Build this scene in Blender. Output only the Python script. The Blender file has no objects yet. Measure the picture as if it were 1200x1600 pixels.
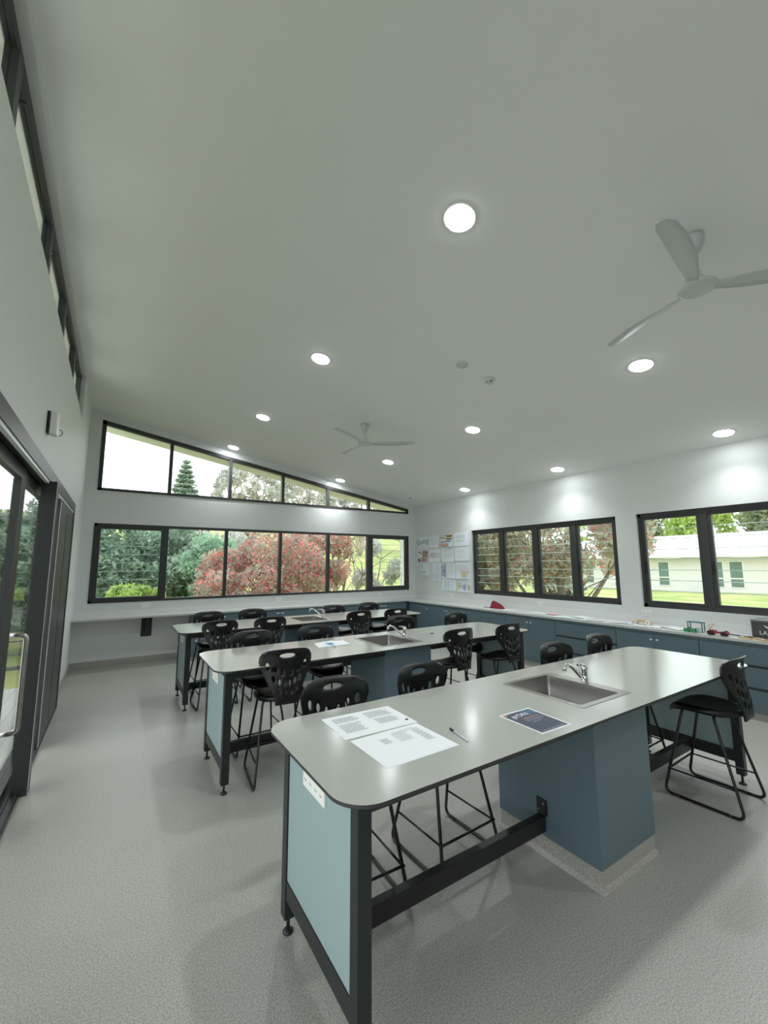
import bpy, bmesh, math, random
import numpy as np
from mathutils import Vector, Matrix
from mathutils.geometry import delaunay_2d_cdt

# ------------------------------------------------------------------ camera, sky, exposure
scn = bpy.context.scene
COL = scn.collection
CAM = (0.586, 0.0, 1.813)
YAW, PITCH, ROLL, FPX = 0.574, 0.128, -0.004, 641.676
_cy, _sy, _cp, _sp = math.cos(YAW), math.sin(YAW), math.cos(PITCH), math.sin(PITCH)
_f = Vector((_sy*_cp, _cy*_cp, _sp)); _r = Vector((_cy, -_sy, 0)); _u = _r.cross(_f)
_c, _s = math.cos(ROLL), math.sin(ROLL)
_r, _u = _c*_r + _s*_u, -_s*_r + _c*_u
cam = bpy.data.cameras.new('camera'); cam.sensor_fit = 'VERTICAL'
cam.sensor_height = 36.0; cam.sensor_width = 27.0; cam.lens = FPX/1600*36.0
cam.clip_start = 0.05; cam.clip_end = 500
camo = bpy.data.objects.new('camera', cam); COL.objects.link(camo)
camo.matrix_world = Matrix(((_r.x, _u.x, -_f.x, CAM[0]), (_r.y, _u.y, -_f.y, CAM[1]), (_r.z, _u.z, -_f.z, CAM[2]), (0, 0, 0, 1)))
scn.camera = camo

SKY_STRENGTH = 1.6
world = bpy.data.worlds.new('overcast_sky'); scn.world = world; world.use_nodes = True
bg = world.node_tree.nodes['Background']
bg.inputs[0].default_value = (0.93, 0.97, 1.0, 1); bg.inputs[1].default_value = SKY_STRENGTH

LAMP_STRENGTH = 24.0
SPOT_WATTS = 46.0
scn.view_settings.view_transform = 'Standard'; scn.view_settings.look = 'None'
scn.view_settings.exposure = 0.9; scn.view_settings.gamma = 1.0
scn.view_settings.use_curve_mapping = False
scn.cycles.max_bounces = 10; scn.cycles.diffuse_bounces = 6; scn.cycles.transparent_max_bounces = 24
scn.cycles.caustics_reflective = False; scn.cycles.caustics_refractive = False

random.seed(7); rng = np.random.default_rng(7)
PI = math.pi

# ------------------------------------------------------------------ room numbers
D = 9.265            # back wall
W = 7.607            # right wall
YB = -3.2            # wall behind the camera
CZ0, CS = 4.772, 0.1723
def ceil_z(x): return CZ0 - CS*x
HT = 0.966           # tables
HB = 0.90            # perimeter bench

# ------------------------------------------------------------------ materials
def srgb(r, g, b):
    f = lambda c: c/12.92 if c <= 0.04045 else ((c+0.055)/1.055)**2.4
    return (f(r/255), f(g/255), f(b/255), 1)
MATS = {}
def mat(name, col, rough=0.5, metal=0.0, spec=0.5, noise=0.0, scale=20.0, bump=0.0, coat=0.0):
    if name in MATS: return MATS[name]
    m = bpy.data.materials.new(name); m.use_nodes = True; MATS[name] = m
    nt = m.node_tree; p = nt.nodes['Principled BSDF']
    c = col if len(col) == 4 else (*col, 1)
    p.inputs['Base Color'].default_value = c
    p.inputs['Roughness'].default_value = rough; p.inputs['Metallic'].default_value = metal
    p.inputs['Specular IOR Level'].default_value = spec
    if coat: p.inputs['Coat Weight'].default_value = coat
    if noise or bump:
        tc = nt.nodes.new('ShaderNodeTexCoord'); n = nt.nodes.new('ShaderNodeTexNoise')
        n.inputs['Scale'].default_value = scale; n.inputs['Detail'].default_value = 4
        nt.links.new(tc.outputs['Object'], n.inputs['Vector'])
        if noise:
            r = nt.nodes.new('ShaderNodeMapRange'); r.inputs[3].default_value = 1-noise; r.inputs[4].default_value = 1+noise
            mx = nt.nodes.new('ShaderNodeMix'); mx.data_type = 'RGBA'; mx.blend_type = 'MULTIPLY'; mx.inputs[0].default_value = 1
            nt.links.new(n.outputs['Fac'], r.inputs[0]); mx.inputs[6].default_value = c
            nt.links.new(r.outputs[0], mx.inputs[7]); nt.links.new(mx.outputs[2], p.inputs['Base Color'])
        if bump:
            b = nt.nodes.new('ShaderNodeBump'); b.inputs['Strength'].default_value = bump; b.inputs['Distance'].default_value = 0.01
            nt.links.new(n.outputs['Fac'], b.inputs['Height']); nt.links.new(b.outputs[0], p.inputs['Normal'])
    return m
def glass_mat(name, tint=(1, 1, 1), refl=0.7):
    if name in MATS: return MATS[name]
    m = bpy.data.materials.new(name); m.use_nodes = True; MATS[name] = m
    nt = m.node_tree; nt.nodes.remove(nt.nodes['Principled BSDF']); out = nt.nodes['Material Output']
    t = nt.nodes.new('ShaderNodeBsdfTransparent'); t.inputs[0].default_value = (*tint, 1)
    g = nt.nodes.new('ShaderNodeBsdfGlossy'); g.inputs['Roughness'].default_value = 0.02
    fr = nt.nodes.new('ShaderNodeFresnel'); fr.inputs[0].default_value = 1.45
    mu = nt.nodes.new('ShaderNodeMath'); mu.operation = 'MULTIPLY'; mu.inputs[1].default_value = refl
    ms = nt.nodes.new('ShaderNodeMixShader')
    nt.links.new(fr.outputs[0], mu.inputs[0]); nt.links.new(mu.outputs[0], ms.inputs[0])
    nt.links.new(t.outputs[0], ms.inputs[1]); nt.links.new(g.outputs[0], ms.inputs[2]); nt.links.new(ms.outputs[0], out.inputs[0])
    return m
def emit_mat(name, col, s):
    m = bpy.data.materials.new(name); m.use_nodes = True
    p = m.node_tree.nodes['Principled BSDF']; p.inputs['Base Color'].default_value = (0.9, 0.9, 0.9, 1)
    p.inputs['Emission Color'].default_value = (*col, 1); p.inputs['Emission Strength'].default_value = s
    return m
def leaf_mat(name, c1, c2, scale=3.0, trans=0.35):
    m = bpy.data.materials.new(name); m.use_nodes = True
    nt = m.node_tree; nt.nodes.remove(nt.nodes['Principled BSDF']); out = nt.nodes['Material Output']
    tc = nt.nodes.new('ShaderNodeTexCoord'); n = nt.nodes.new('ShaderNodeTexNoise'); n.inputs['Scale'].default_value = scale; n.inputs['Detail'].default_value = 5
    cr = nt.nodes.new('ShaderNodeValToRGB'); cr.color_ramp.elements[0].position = 0.35; cr.color_ramp.elements[1].position = 0.65
    cr.color_ramp.elements[0].color = c1; cr.color_ramp.elements[1].color = c2
    d = nt.nodes.new('ShaderNodeBsdfDiffuse'); t = nt.nodes.new('ShaderNodeBsdfTranslucent'); ms = nt.nodes.new('ShaderNodeMixShader'); ms.inputs[0].default_value = trans
    L = nt.links.new
    L(tc.outputs['Object'], n.inputs['Vector']); L(n.outputs['Fac'], cr.inputs[0]); L(cr.outputs[0], d.inputs[0]); L(cr.outputs[0], t.inputs[0])
    L(d.outputs[0], ms.inputs[1]); L(t.outputs[0], ms.inputs[2]); L(ms.outputs[0], out.inputs[0])
    return m

M_gedge = leaf_mat('glass_edge', srgb(225, 238, 234), srgb(240, 248, 246), 3.0, 0.6)
M_wall = mat('wall_paint', srgb(220, 223, 222), 0.55, noise=0.012, scale=6, bump=0.02)
M_ceil = mat('ceiling_paint', srgb(236, 238, 235), 0.7, noise=0.015, scale=3)
M_trimw = mat('white_trim', srgb(226, 228, 228), 0.4, noise=0.01)
M_frame = mat('charcoal_frame', srgb(58, 60, 60), 0.4, spec=0.4, noise=0.05, scale=40)
M_black = mat('black_powder_coat', srgb(34, 35, 37), 0.42, spec=0.5, noise=0.06, scale=60)
M_stool = mat('black_plastic', srgb(15, 15, 16), 0.36, spec=0.5, noise=0.05, scale=80, bump=0.03)
M_rod = mat('black_steel_rod', srgb(26, 26, 28), 0.3, spec=0.5, noise=0.05)
M_teal = mat('teal_laminate', srgb(148, 168, 171), 0.45, noise=0.02, scale=120)
M_dteal = mat('slate_blue_laminate', srgb(94, 114, 124), 0.42, noise=0.03, scale=120)
M_top = mat('grey_laminate', srgb(176, 178, 171), 0.17, spec=0.8, noise=0.03, scale=150)
M_edge = mat('dark_laminate_edge', srgb(52, 53, 52), 0.45, noise=0.04)
M_btop = mat('pale_bench_laminate', srgb(206, 206, 203), 0.3, noise=0.02, scale=120)
M_steel = mat('brushed_steel', srgb(176, 174, 170), 0.3, 1.0, noise=0.06, scale=90)
M_chrome = mat('chrome', srgb(225, 225, 225), 0.07, 1.0, noise=0.01)
M_white = mat('white_plastic', srgb(238, 238, 234), 0.35, noise=0.01)
M_fan = mat('fan_white', srgb(200, 204, 202), 0.5, noise=0.015)
M_paper = mat('white_paper', srgb(238, 241, 243), 0.7, noise=0.015, scale=30)
M_poster = mat('poster_paper', srgb(232, 240, 247), 0.7, noise=0.02, scale=8)
M_glass = glass_mat('window_glass', (0.97, 0.985, 0.975), 0.55)
M_blade = glass_mat('louvre_glass', (0.90, 0.94, 0.92), 0.8)
M_dark = mat('dark_gap', srgb(24, 26, 28), 0.7, noise=0.05)
M_wood = mat('pale_wood', srgb(206, 180, 140), 0.6, noise=0.12, scale=25)
M_mdf = mat('brown_wood', srgb(150, 115, 75), 0.6, noise=0.12, scale=25)

def floor_mat():
    m = bpy.data.materials.new('speckled_vinyl'); m.use_nodes = True
    nt = m.node_tree; p = nt.nodes['Principled BSDF']; L = nt.links.new
    tc = nt.nodes.new('ShaderNodeTexCoord')
    n1 = nt.nodes.new('ShaderNodeTexNoise'); n1.inputs['Scale'].default_value = 130; n1.inputs['Detail'].default_value = 2
    r1 = nt.nodes.new('ShaderNodeValToRGB'); e = r1.color_ramp.elements
    e[0].position = 0.34; e[0].color = srgb(146, 144, 137); e[1].position = 0.66; e[1].color = srgb(186, 184, 177)
    v = nt.nodes.new('ShaderNodeTexVoronoi'); v.inputs['Scale'].default_value = 75
    r2 = nt.nodes.new('ShaderNodeValToRGB'); e2 = r2.color_ramp.elements
    e2[0].position = 0.10; e2[0].color = (1, 1, 1, 1); e2[1].position = 0.2; e2[1].color = (0, 0, 0, 1)
    w = nt.nodes.new('ShaderNodeTexWhiteNoise')
    gt = nt.nodes.new('ShaderNodeMath'); gt.operation = 'GREATER_THAN'; gt.inputs[1].default_value = 0.72
    mu = nt.nodes.new('ShaderNodeMath'); mu.operation = 'MULTIPLY'
    mx = nt.nodes.new('ShaderNodeMix'); mx.data_type = 'RGBA'; mx.inputs[7].default_value = srgb(196, 192, 182)
    mu2 = nt.nodes.new('ShaderNodeMath'); mu2.operation = 'MULTIPLY'; mu2.inputs[1].default_value = 0.5
    L(tc.outputs['Object'], n1.inputs['Vector']); L(tc.outputs['Object'], v.inputs['Vector'])
    L(n1.outputs['Fac'], r1.inputs[0]); L(v.outputs['Distance'], r2.inputs[0]); L(v.outputs['Color'], w.inputs['Vector'])
    L(w.outputs['Value'], gt.inputs[0]); L(gt.outputs[0], mu.inputs[0]); L(r2.outputs[0], mu.inputs[1]); L(mu.outputs[0], mu2.inputs[0])
    L(mu2.outputs[0], mx.inputs[0]); L(r1.outputs[0], mx.inputs[6]); L(mx.outputs[2], p.inputs['Base Color'])
    n2 = nt.nodes.new('ShaderNodeTexNoise'); n2.inputs['Scale'].default_value = 1.2
    rr = nt.nodes.new('ShaderNodeMapRange'); rr.inputs[3].default_value = 0.30; rr.inputs[4].default_value = 0.44
    L(tc.outputs['Object'], n2.inputs['Vector']); L(n2.outputs['Fac'], rr.inputs[0]); L(rr.outputs[0], p.inputs['Roughness'])
    b = nt.nodes.new('ShaderNodeBump'); b.inputs['Strength'].default_value = 0.03; b.inputs['Distance'].default_value = 0.004
    L(n1.outputs['Fac'], b.inputs['Height']); L(b.outputs[0], p.inputs['Normal'])
    return m
M_floor = floor_mat()

# ------------------------------------------------------------------ mesh helpers
class MB:
    def __init__(s): s.v = []; s.f = []; s.mi = []; s.sm = []
    def add(s, vs, fs, mi=0, sm=False):
        o = len(s.v); s.v += [tuple(v) for v in vs]
        for f in fs: s.f.append([i+o for i in f]); s.mi.append(mi); s.sm.append(sm)
        return s
    def box(s, x0, x1, y0, y1, z0, z1, mi=0, M=None):
        vs = [Vector((x, y, z)) for z in (z0, z1) for y in (y0, y1) for x in (x0, x1)]
        if M is not None: vs = [M @ v for v in vs]
        return s.add(vs, [(0, 2, 3, 1), (4, 5, 7, 6), (0, 1, 5, 4), (2, 6, 7, 3), (0, 4, 6, 2), (1, 3, 7, 5)], mi)
    def bbox(s, x0, x1, y0, y1, z0, z1, b=0.004, mi=0, M=None):
        bm = bmesh.new(); bmesh.ops.create_cube(bm, size=1)
        for v in bm.verts: v.co = Vector(((x0+x1)/2+v.co.x*(x1-x0), (y0+y1)/2+v.co.y*(y1-y0), (z0+z1)/2+v.co.z*(z1-z0)))
        bmesh.ops.bevel(bm, geom=list(bm.edges), offset=b, segments=2, affect='EDGES', profile=0.6)
        if M is not None: bmesh.ops.transform(bm, matrix=M, verts=bm.verts)
        return s.frombm(bm, mi, False)
    def frombm(s, bm, mi=0, sm=False):
        bm.verts.index_update()
        s.add([v.co.copy() for v in bm.verts], [[v.index for v in f.verts] for f in bm.faces], mi, sm); bm.free(); return s
    def tube(s, pts, r, seg=8, mi=0, cap=True, sm=True):
        pts = [Vector(p) for p in pts]; n = len(pts)
        rs = r if isinstance(r, (list, tuple)) else [r]*n
        t0 = (pts[1]-pts[0]).normalized(); a = t0.orthogonal().normalized(); vs = []
        for i, p in enumerate(pts):
            t = (pts[min(i+1, n-1)]-pts[max(i-1, 0)]).normalized()
            a = (a - t*a.dot(t)); a = a.normalized() if a.length > 1e-6 else t.orthogonal().normalized()
            b = t.cross(a)
            for k in range(seg):
                q = 2*PI*k/seg; vs.append(p + (a*math.cos(q)+b*math.sin(q))*rs[i])
        fs = [(i*seg+k, i*seg+(k+1) % seg, (i+1)*seg+(k+1) % seg, (i+1)*seg+k) for i in range(n-1) for k in range(seg)]
        s.add(vs, fs, mi, sm)
        if cap:
            o = len(s.v)-len(vs)
            s.f.append([o+k for k in range(seg)][::-1]); s.mi.append(mi); s.sm.append(False)
            s.f.append([o+(n-1)*seg+k for k in range(seg)]); s.mi.append(mi); s.sm.append(False)
        return s
    def lathe(s, prof, c=(0, 0, 0), seg=24, mi=0, M=None, sm=True):
        vs = []
        for (r, z) in prof:
            for k in range(seg):
                q = 2*PI*k/seg; v = Vector((r*math.cos(q), r*math.sin(q), z))
                if M is not None: v = M @ v
                vs.append(v+Vector(c))
        n = len(prof)
        fs = [(i*seg+k, i*seg+(k+1) % seg, (i+1)*seg+(k+1) % seg, (i+1)*seg+k) for i in range(n-1) for k in range(seg)]
        if prof[0][0] > 1e-5: fs.append([k for k in range(seg)][::-1])
        if prof[-1][0] > 1e-5: fs.append([(n-1)*seg+k for k in range(seg)])
        return s.add(vs, fs, mi, sm)
    def prism(s, poly, fn, mi=0):
        """poly: 2D list; fn(p, side) -> 3D for side 0/1"""
        n = len(poly); vs = [fn(p, 0) for p in poly]+[fn(p, 1) for p in poly]
        fs = [list(range(n))[::-1], list(range(n, 2*n))]+[(i, (i+1) % n, n+(i+1) % n, n+i) for i in range(n)]
        return s.add(vs, fs, mi)
    def build(s, name, m, parent=None, smooth=None, kind=None, fix=True):
        me = bpy.data.meshes.new(name)
        off = wl(parent)
        me.from_pydata([(v[0]-off.x, v[1]-off.y, v[2]-off.z) for v in s.v], [], s.f)
        for mm in (m if isinstance(m, (list, tuple)) else [m]): me.materials.append(mm)
        me.polygons.foreach_set('material_index', s.mi)
        me.polygons.foreach_set('use_smooth', s.sm if smooth is None else [smooth]*len(s.f))
        if fix:
            bm = bmesh.new(); bm.from_mesh(me); bmesh.ops.recalc_face_normals(bm, faces=bm.faces); bm.to_mesh(me); bm.free()
        me.update()
        o = bpy.data.objects.new(name, me); COL.objects.link(o)
        if parent: o.parent = parent
        if kind: o['kind'] = kind
        return o
def wl(o):
    v = Vector((0, 0, 0))
    while o is not None: v += o.location; o = o.parent
    return v
def tag(o, label, cat, group=None, kind=None):
    o['label'] = label; o['category'] = cat
    if group: o['group'] = group
    if kind: o['kind'] = kind
    return o
def thing(name, label, cat, loc=(0, 0, 0), group=None):
    o = bpy.data.objects.new(name, None); COL.objects.link(o); o.location = loc; o.empty_display_size = 0.1
    return tag(o, label, cat, group)
def setting(name, loc=(0, 0, 0)):
    o = bpy.data.objects.new(name, None); COL.objects.link(o); o.location = loc; o['kind'] = 'structure'; return o
def copy_tree(o, parent=None):
    c = o.copy(); COL.objects.link(c)
    if parent: c.parent = parent
    for ch in list(o.children): copy_tree(ch, c)
    return c
def box(name, b, m, parent=None, bevel=0.0, kind=None):
    q = MB()
    q.bbox(*b, b=bevel) if bevel else q.box(*b)
    return q.build(name, m, parent, kind=kind)
def rrect(x0, x1, y0, y1, r, n=8):
    out = []
    for cx, cy, a in ((x1-r, y0+r, -PI/2), (x1-r, y1-r, 0), (x0+r, y1-r, PI/2), (x0+r, y0+r, PI)):
        for k in range(n+1):
            q = a+PI/2*k/n; out.append((cx+r*math.cos(q), cy+r*math.sin(q)))
    return out
def inside(p, poly):
    x, y = p; c = False; j = len(poly)-1
    for i in range(len(poly)):
        xi, yi = poly[i]; xj, yj = poly[j]
        if (yi > y) != (yj > y) and x < (xj-xi)*(y-yi)/(yj-yi)+xi: c = not c
        j = i
    return c
def cdt_sheet(outline, holes, step=None):
    pts = [Vector(p) for p in outline]; edges = [(i, (i+1) % len(outline)) for i in range(len(outline))]
    for h in holes:
        o = len(pts); pts += [Vector(p) for p in h]; edges += [(o+i, o+(i+1) % len(h)) for i in range(len(h))]
    if step:
        xs = [p[0] for p in outline]; ys = [p[1] for p in outline]
        x = min(xs)+step
        while x < max(xs):
            y = min(ys)+step
            while y < max(ys):
                if inside((x, y), outline) and not any(inside((x, y), h) for h in holes): pts.append(Vector((x, y)))
                y += step
            x += step
    v, e, f, *_ = delaunay_2d_cdt(pts, edges, [], 0, 1e-6)
    keep = []
    for t in f:
        c = (sum(v[i][0] for i in t)/len(t), sum(v[i][1] for i in t)/len(t))
        if inside(c, outline) and not any(inside(c, h) for h in holes): keep.append(list(t))
    return [tuple(p) for p in v], keep
def slab(vs, fs, top, bot, mb, mi_top=0, mi_edge=1, mi_bot=0, sm=False):
    """two-sided sheet: top(p), bot(p) give 3D points"""
    n = len(vs); o = len(mb.v); mb.v += [tuple(top(p)) for p in vs]+[tuple(bot(p)) for p in vs]
    cnt = {}
    for t in fs:
        for a, b in zip(t, t[1:]+t[:1]): cnt[(a, b)] = cnt.get((a, b), 0)+1
    for t in fs:
        mb.f.append([o+i for i in t]); mb.mi.append(mi_top); mb.sm.append(sm)
        mb.f.append([o+n+i for i in t][::-1]); mb.mi.append(mi_bot); mb.sm.append(sm)
    for (a, b) in cnt:
        if (b, a) not in cnt:
            mb.f.append([o+b, o+a, o+n+a, o+n+b]); mb.mi.append(mi_edge); mb.sm.append(False)
    return mb
def bez(pts, n=6):
    """round the inner corners of a polyline"""
    P = [Vector(p) for p in pts]; out = [P[0]]
    for i in range(1, len(P)-1):
        a, b, c = P[i-1], P[i], P[i+1]; d = min(0.06, (b-a).length*0.45, (c-b).length*0.45)
        p0 = b+(a-b).normalized()*d; p1 = b+(c-b).normalized()*d
        for k in range(n+1):
            t = k/n; out.append(p0*(1-t)**2+b*2*t*(1-t)+p1*t*t)
    return out+[P[-1]]

# ------------------------------------------------------------------ room shell
fl = MB().box(-0.12, W+0.14, YB-0.1, D+0.13, -0.12, 0.0).build('floor', M_floor, kind='structure')
c = MB(); c.prism([(-0.16, ceil_z(-0.16)), (W+0.15, ceil_z(W+0.15)), (W+0.15, ceil_z(W+0.15)+0.12), (-0.16, ceil_z(-0.16)+0.12)], lambda p, s: (p[0], (YB-0.1, D+0.13)[s], p[1]))
c.build('ceiling', M_ceil, kind='structure')
BL, BR, BB, BT = 0.19, 7.38, 1.137, 2.604
UB, UTL, UTR = 3.226, 4.588, 3.363
Y0, Y1 = D, D+0.13
def xz(poly, mb): mb.prism(poly, lambda p, s: (p[0], (Y0, Y1)[s], p[1]))
wb = MB()
xz([(-0.14, -0.12), (BL, -0.12), (BL, ceil_z(BL)), (-0.14, ceil_z(-0.14))], wb)
xz([(BR, -0.12), (W+0.14, -0.12), (W+0.14, ceil_z(W+0.14)), (BR, ceil_z(BR))], wb)
xz([(BL, -0.12), (BR, -0.12), (BR, BB), (BL, BB)], wb)
xz([(BL, BT), (BR, BT), (BR, UB), (BL, UB)], wb)
xz([(BL, UTL), (BR, UTR), (BR, ceil_z(BR)), (BL, ceil_z(BL))], wb)
wb.build('wall_back', M_wall, kind='structure')
# right wall: openings
R1A, R1B, R2A, R2B, RB, RT = 7.056, 3.665, 3.347, 0.25, 1.14, 2.61
wr = MB(); X0, X1 = W, W+0.14; HR = ceil_z(W)+0.02
for (a, b, z0, z1) in ((R1A, D, -0.12, HR), (R2A, R1B, -0.12, HR), (YB-0.1, R2B, -0.12, HR), (R1B, R1A, -0.12, RB), (R1B, R1A, RT, HR), (R2B, R2A, -0.12, RB), (R2B, R2A, RT, HR)):
    wr.box(X0, X1, a, b, z0, z1)
wr.build('wall_right', M_wall, kind='structure')
# left wall: door opening and high window slot
DY0, DY1, DZ = -1.4, 7.06, 2.66
LZ0, LZ1, LY0, LY1 = 4.05, 4.735, -1.4, 7.6
wl_ = MB(); TL = 0.12
HL = ceil_z(0)+0.02
for (a, b, z0, z1) in ((DY1, D+0.0, -0.12, LZ0), (YB-0.1, DY0, -0.12, LZ0), (DY0, DY1, DZ, LZ0), (LY1, D, LZ0, HL), (YB-0.1, LY0, LZ0, HL), (LY0, LY1, LZ1, HL)):
    wl_.box(-TL, 0, a, b, z0, z1)
wl_.build('wall_left', M_wall, kind='structure')
wf = MB(); wf.prism([(-0.14, -0.12), (W+0.14, -0.12), (W+0.14, ceil_z(W+0.14)), (-0.14, ceil_z(-0.14))], lambda p, s: (p[0], (YB-0.1, YB)[s], p[1]))
wf.build('wall_front', M_wall, kind='structure')
# vinyl coved skirting (same sheet as the floor)
box('baseboard_back', (0.012, 1.86, D-0.012, D, 0.0, 0.12), M_floor, kind='structure')
box('baseboard_left', (0.0, 0.012, DY1+0.06, D-0.012, 0.0, 0.12), M_floor, kind='structure')

# ------------------------------------------------------------------ windows
def pane(parent, b, m=M_glass, name='glass_pane'): return box(name, b, m, parent)
def blade_y(parent, x0, x1, y, zc, h, tilt=0.10):
    """louvre blade in a wall facing y"""
    q = MB(); R = Matrix.Translation((0, y, zc)) @ Matrix.Rotation(tilt, 4, 'X')
    q.box(x0, x1, -0.003, 0.003, -h/2, h/2-0.009, 0, R); q.box(x0, x1, -0.004, 0.004, h/2-0.009, h/2, 1, R)
    return q.build('louvre_blade', [M_blade, M_gedge], parent, fix=False)
def blade_x(parent, x, y0, y1, zc, h, tilt=-0.10):
    q = MB(); R = Matrix.Translation((x, 0, zc)) @ Matrix.Rotation(tilt, 4, 'Y')
    q.box(-0.003, 0.003, y0, y1, -h/2, h/2-0.009, 0, R); q.box(-0.004, 0.004, y0, y1, h/2-0.009, h/2, 1, R)
    return q.build('louvre_blade', [M_blade, M_gedge], parent, fix=False)

# window_1: low strip in the back wall
w1 = setting('window_1', (0, D, 0))
FY0, FY1 = D-0.012, D+0.09
f = MB(); t = 0.05
f.box(BL, BR, FY0, FY1, BT-t, BT); f.box(BL, BR, FY0, FY1, BB, BB+0.045)
f.box(BL, BL+t, FY0, FY1, BB, BT); f.box(BR-t, BR, FY0, FY1, BB, BT)
f.build('frame', M_frame, w1)
for xm, hw in ((1.39, 0.035), (2.54, 0.03), (3.735, 0.03), (4.945, 0.034), (6.11, 0.045)):
    box('mullion', (xm-hw, xm+hw, FY0+0.004, FY1, BB+0.045, BT-t), M_frame, w1)
for (a, b) in ((1.425, 2.51), (2.57, 3.705), (3.765, 4.911), (4.979, 6.065)):
    pane(w1, (a, b, D+0.04, D+0.046, BB+0.045, BT-t))
for (a, b, zb, nb) in ((BL+t, 1.355, 1.235, 8), (6.155, BR-t, 1.255, 8)):      # louvre bays with a heavier inner frame
    s = MB(); k = 0.07
    s.box(a, b, FY0-0.006, FY1-0.02, BT-t-k+0.02, BT-t); s.box(a, b, FY0-0.006, FY1-0.02, BB+0.045, zb)
    s.box(a, a+k-0.01, FY0-0.006, FY1-0.02, zb, BT-t-k+0.02); s.box(b-k+0.01, b, FY0-0.006, FY1-0.02, zb, BT-t-k+0.02)
    s.build('louvre_frame', M_frame, w1)
    zt = BT-t-k+0.02; h = (zt-zb)/nb
    for i in range(nb): blade_y(w1, a+k-0.01, b-k+0.01, D+0.045, zb+h*(i+0.5), h+0.012)
# window_2: raked highlight strip
w2 = setting('window_2', (0, D, 0))
def ut(x): return UTL+(UTR-UTL)*(x-BL)/(BR-BL)
f = MB()
def xzf(poly, mb): mb.prism(poly, lambda p, s: (p[0], (FY0, FY1)[s], p[1]))
xzf([(BL, ut(BL)-0.075), (BR, ut(BR)-0.075), (BR, ut(BR)), (BL, ut(BL))], f)
xzf([(BL, UB), (BR, UB), (BR, UB+0.05), (BL, UB+0.05)], f)
xzf([(BL, UB), (BL+0.065, UB), (BL+0.065, ut(BL+0.065)), (BL, ut(BL))], f)
xzf([(BR-0.35, UB), (BR, UB), (BR, UTR), (BR-0.35, ut(BR-0.35))], f) if False else xzf([(BR-0.06, UB), (BR, UB), (BR, UTR), (BR-0.06, ut(BR-0.06))], f)
f.build('frame', M_frame, w2)
ms = (1.39, 2.565, 3.755, 4.92, 6.105); ed = [BL+0.065]+list(ms)+[BR-0.06]
for xm in ms:
    q = MB(); q.prism([(xm-0.032, UB+0.05), (xm+0.032, UB+0.05), (xm+0.032, ut(xm+0.032)-0.07), (xm-0.032, ut(xm-0.032)-0.07)], lambda p, s: (p[0], (FY0+0.004, FY1)[s], p[1]))
    q.build('mullion', M_frame, w2)
for a, b in zip(ed[:-1], ed[1:]):
    a += 0.032; b -= 0.032
    q = MB(); q.prism([(a, UB+0.05), (b, UB+0.05), (b, max(ut(b)-0.075, UB+0.055)), (a, ut(a)-0.075)], lambda p, s: (p[0], D+0.04+0.006*s, p[1]))
    q.build('glass_pane', M_glass, w2)
# windows 3 and 4 in the right wall: louvre bays
def right_window(name, ya, yb, joints):
    w = setting(name, (W, 0, 0)); x0, x1 = W+0.045, W+0.125; t = 0.055
    f = MB(); f.box(x0, x1, yb, ya, RT-t, RT); f.box(x0, x1, yb, ya, RB, RB+0.06)
    f.box(x0, x1, ya-t, ya, RB, RT); f.box(x0, x1, yb, yb+t, RB, RT); f.build('frame', M_frame, w)
    r = MB(); r.box(W+0.001, x0, ya-0.006, ya+0.001, RB, RT); r.box(W+0.001, x0, yb-0.001, yb+0.006, RB, RT); r.build('reveal', M_trimw, w)
    ed = [ya-t]+list(joints)+[yb+t]
    for y in joints: box('mullion', (x0-0.004, x1, y-0.045, y+0.045, RB+0.06, RT-t), M_frame, w)
    for a, b in zip(ed[:-1], ed[1:]):
        a -= 0.045 if a in joints else 0; b += 0.045 if b in joints else 0
        k = 0.045; zb, zt = RB+0.10, RT-t-0.045
        s = MB(); s.box(x0+0.01, x1-0.015, b, a, zt, RT-t); s.box(x0+0.01, x1-0.015, b, a, RB+0.06, zb)
        s.box(x0+0.01, x1-0.015, a-k, a, zb, zt); s.box(x0+0.01, x1-0.015, b, b+k, zb, zt); s.build('louvre_frame', M_frame, w)
        h = (zt-zb)/8
        for i in range(8): blade_x(w, x0+0.05, b+k, a-k, zb+h*(i+0.5), h+0.012)
        box('winder_handle', (x0-0.012, x0+0.01, a-0.028, a-0.012, zb+0.42, zb+0.60), M_black, w)
    return w
right_window('window_3', R1A, R1B, (6.18, 5.305, 4.47))
right_window('window_4', R2A, R2B, (2.45, 1.40))
# window_5: clerestory slot high in the left wall
w5 = setting('window_5', (0, 0, LZ0))
f = MB(); xa, xb = -0.115, -0.06
f.box(xa, xb, LY0, LY1, LZ1-0.085, LZ1); f.box(xa, xb, LY0, LY1, LZ0, LZ0+0.06); f.box(xa, xb, LY1-0.12, LY1, LZ0, LZ1); f.box(xa, xb, LY0, LY0+0.1, LZ0, LZ1)
f.build('frame', M_frame, w5)
ys = [LY0+0.1, 0.1, 1.5, 2.75, 4.15, 5.3, 6.5, LY1-0.12]
for y in ys[1:-1]: box('mullion', (xa, xb+0.01, y-0.045, y+0.045, LZ0+0.06, LZ1-0.085), M_frame, w5)
for y in ys[1:-1]: box('window_stay', (xa-0.1, xb+0.015, y+0.17, y+0.19, LZ1-0.20, LZ1-0.185), M_black, w5)
for a, b in zip(ys[:-1], ys[1:]): pane(w5, (-0.09, -0.084, a+0.045, b-0.045, LZ0+0.06, LZ1-0.085))

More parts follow.
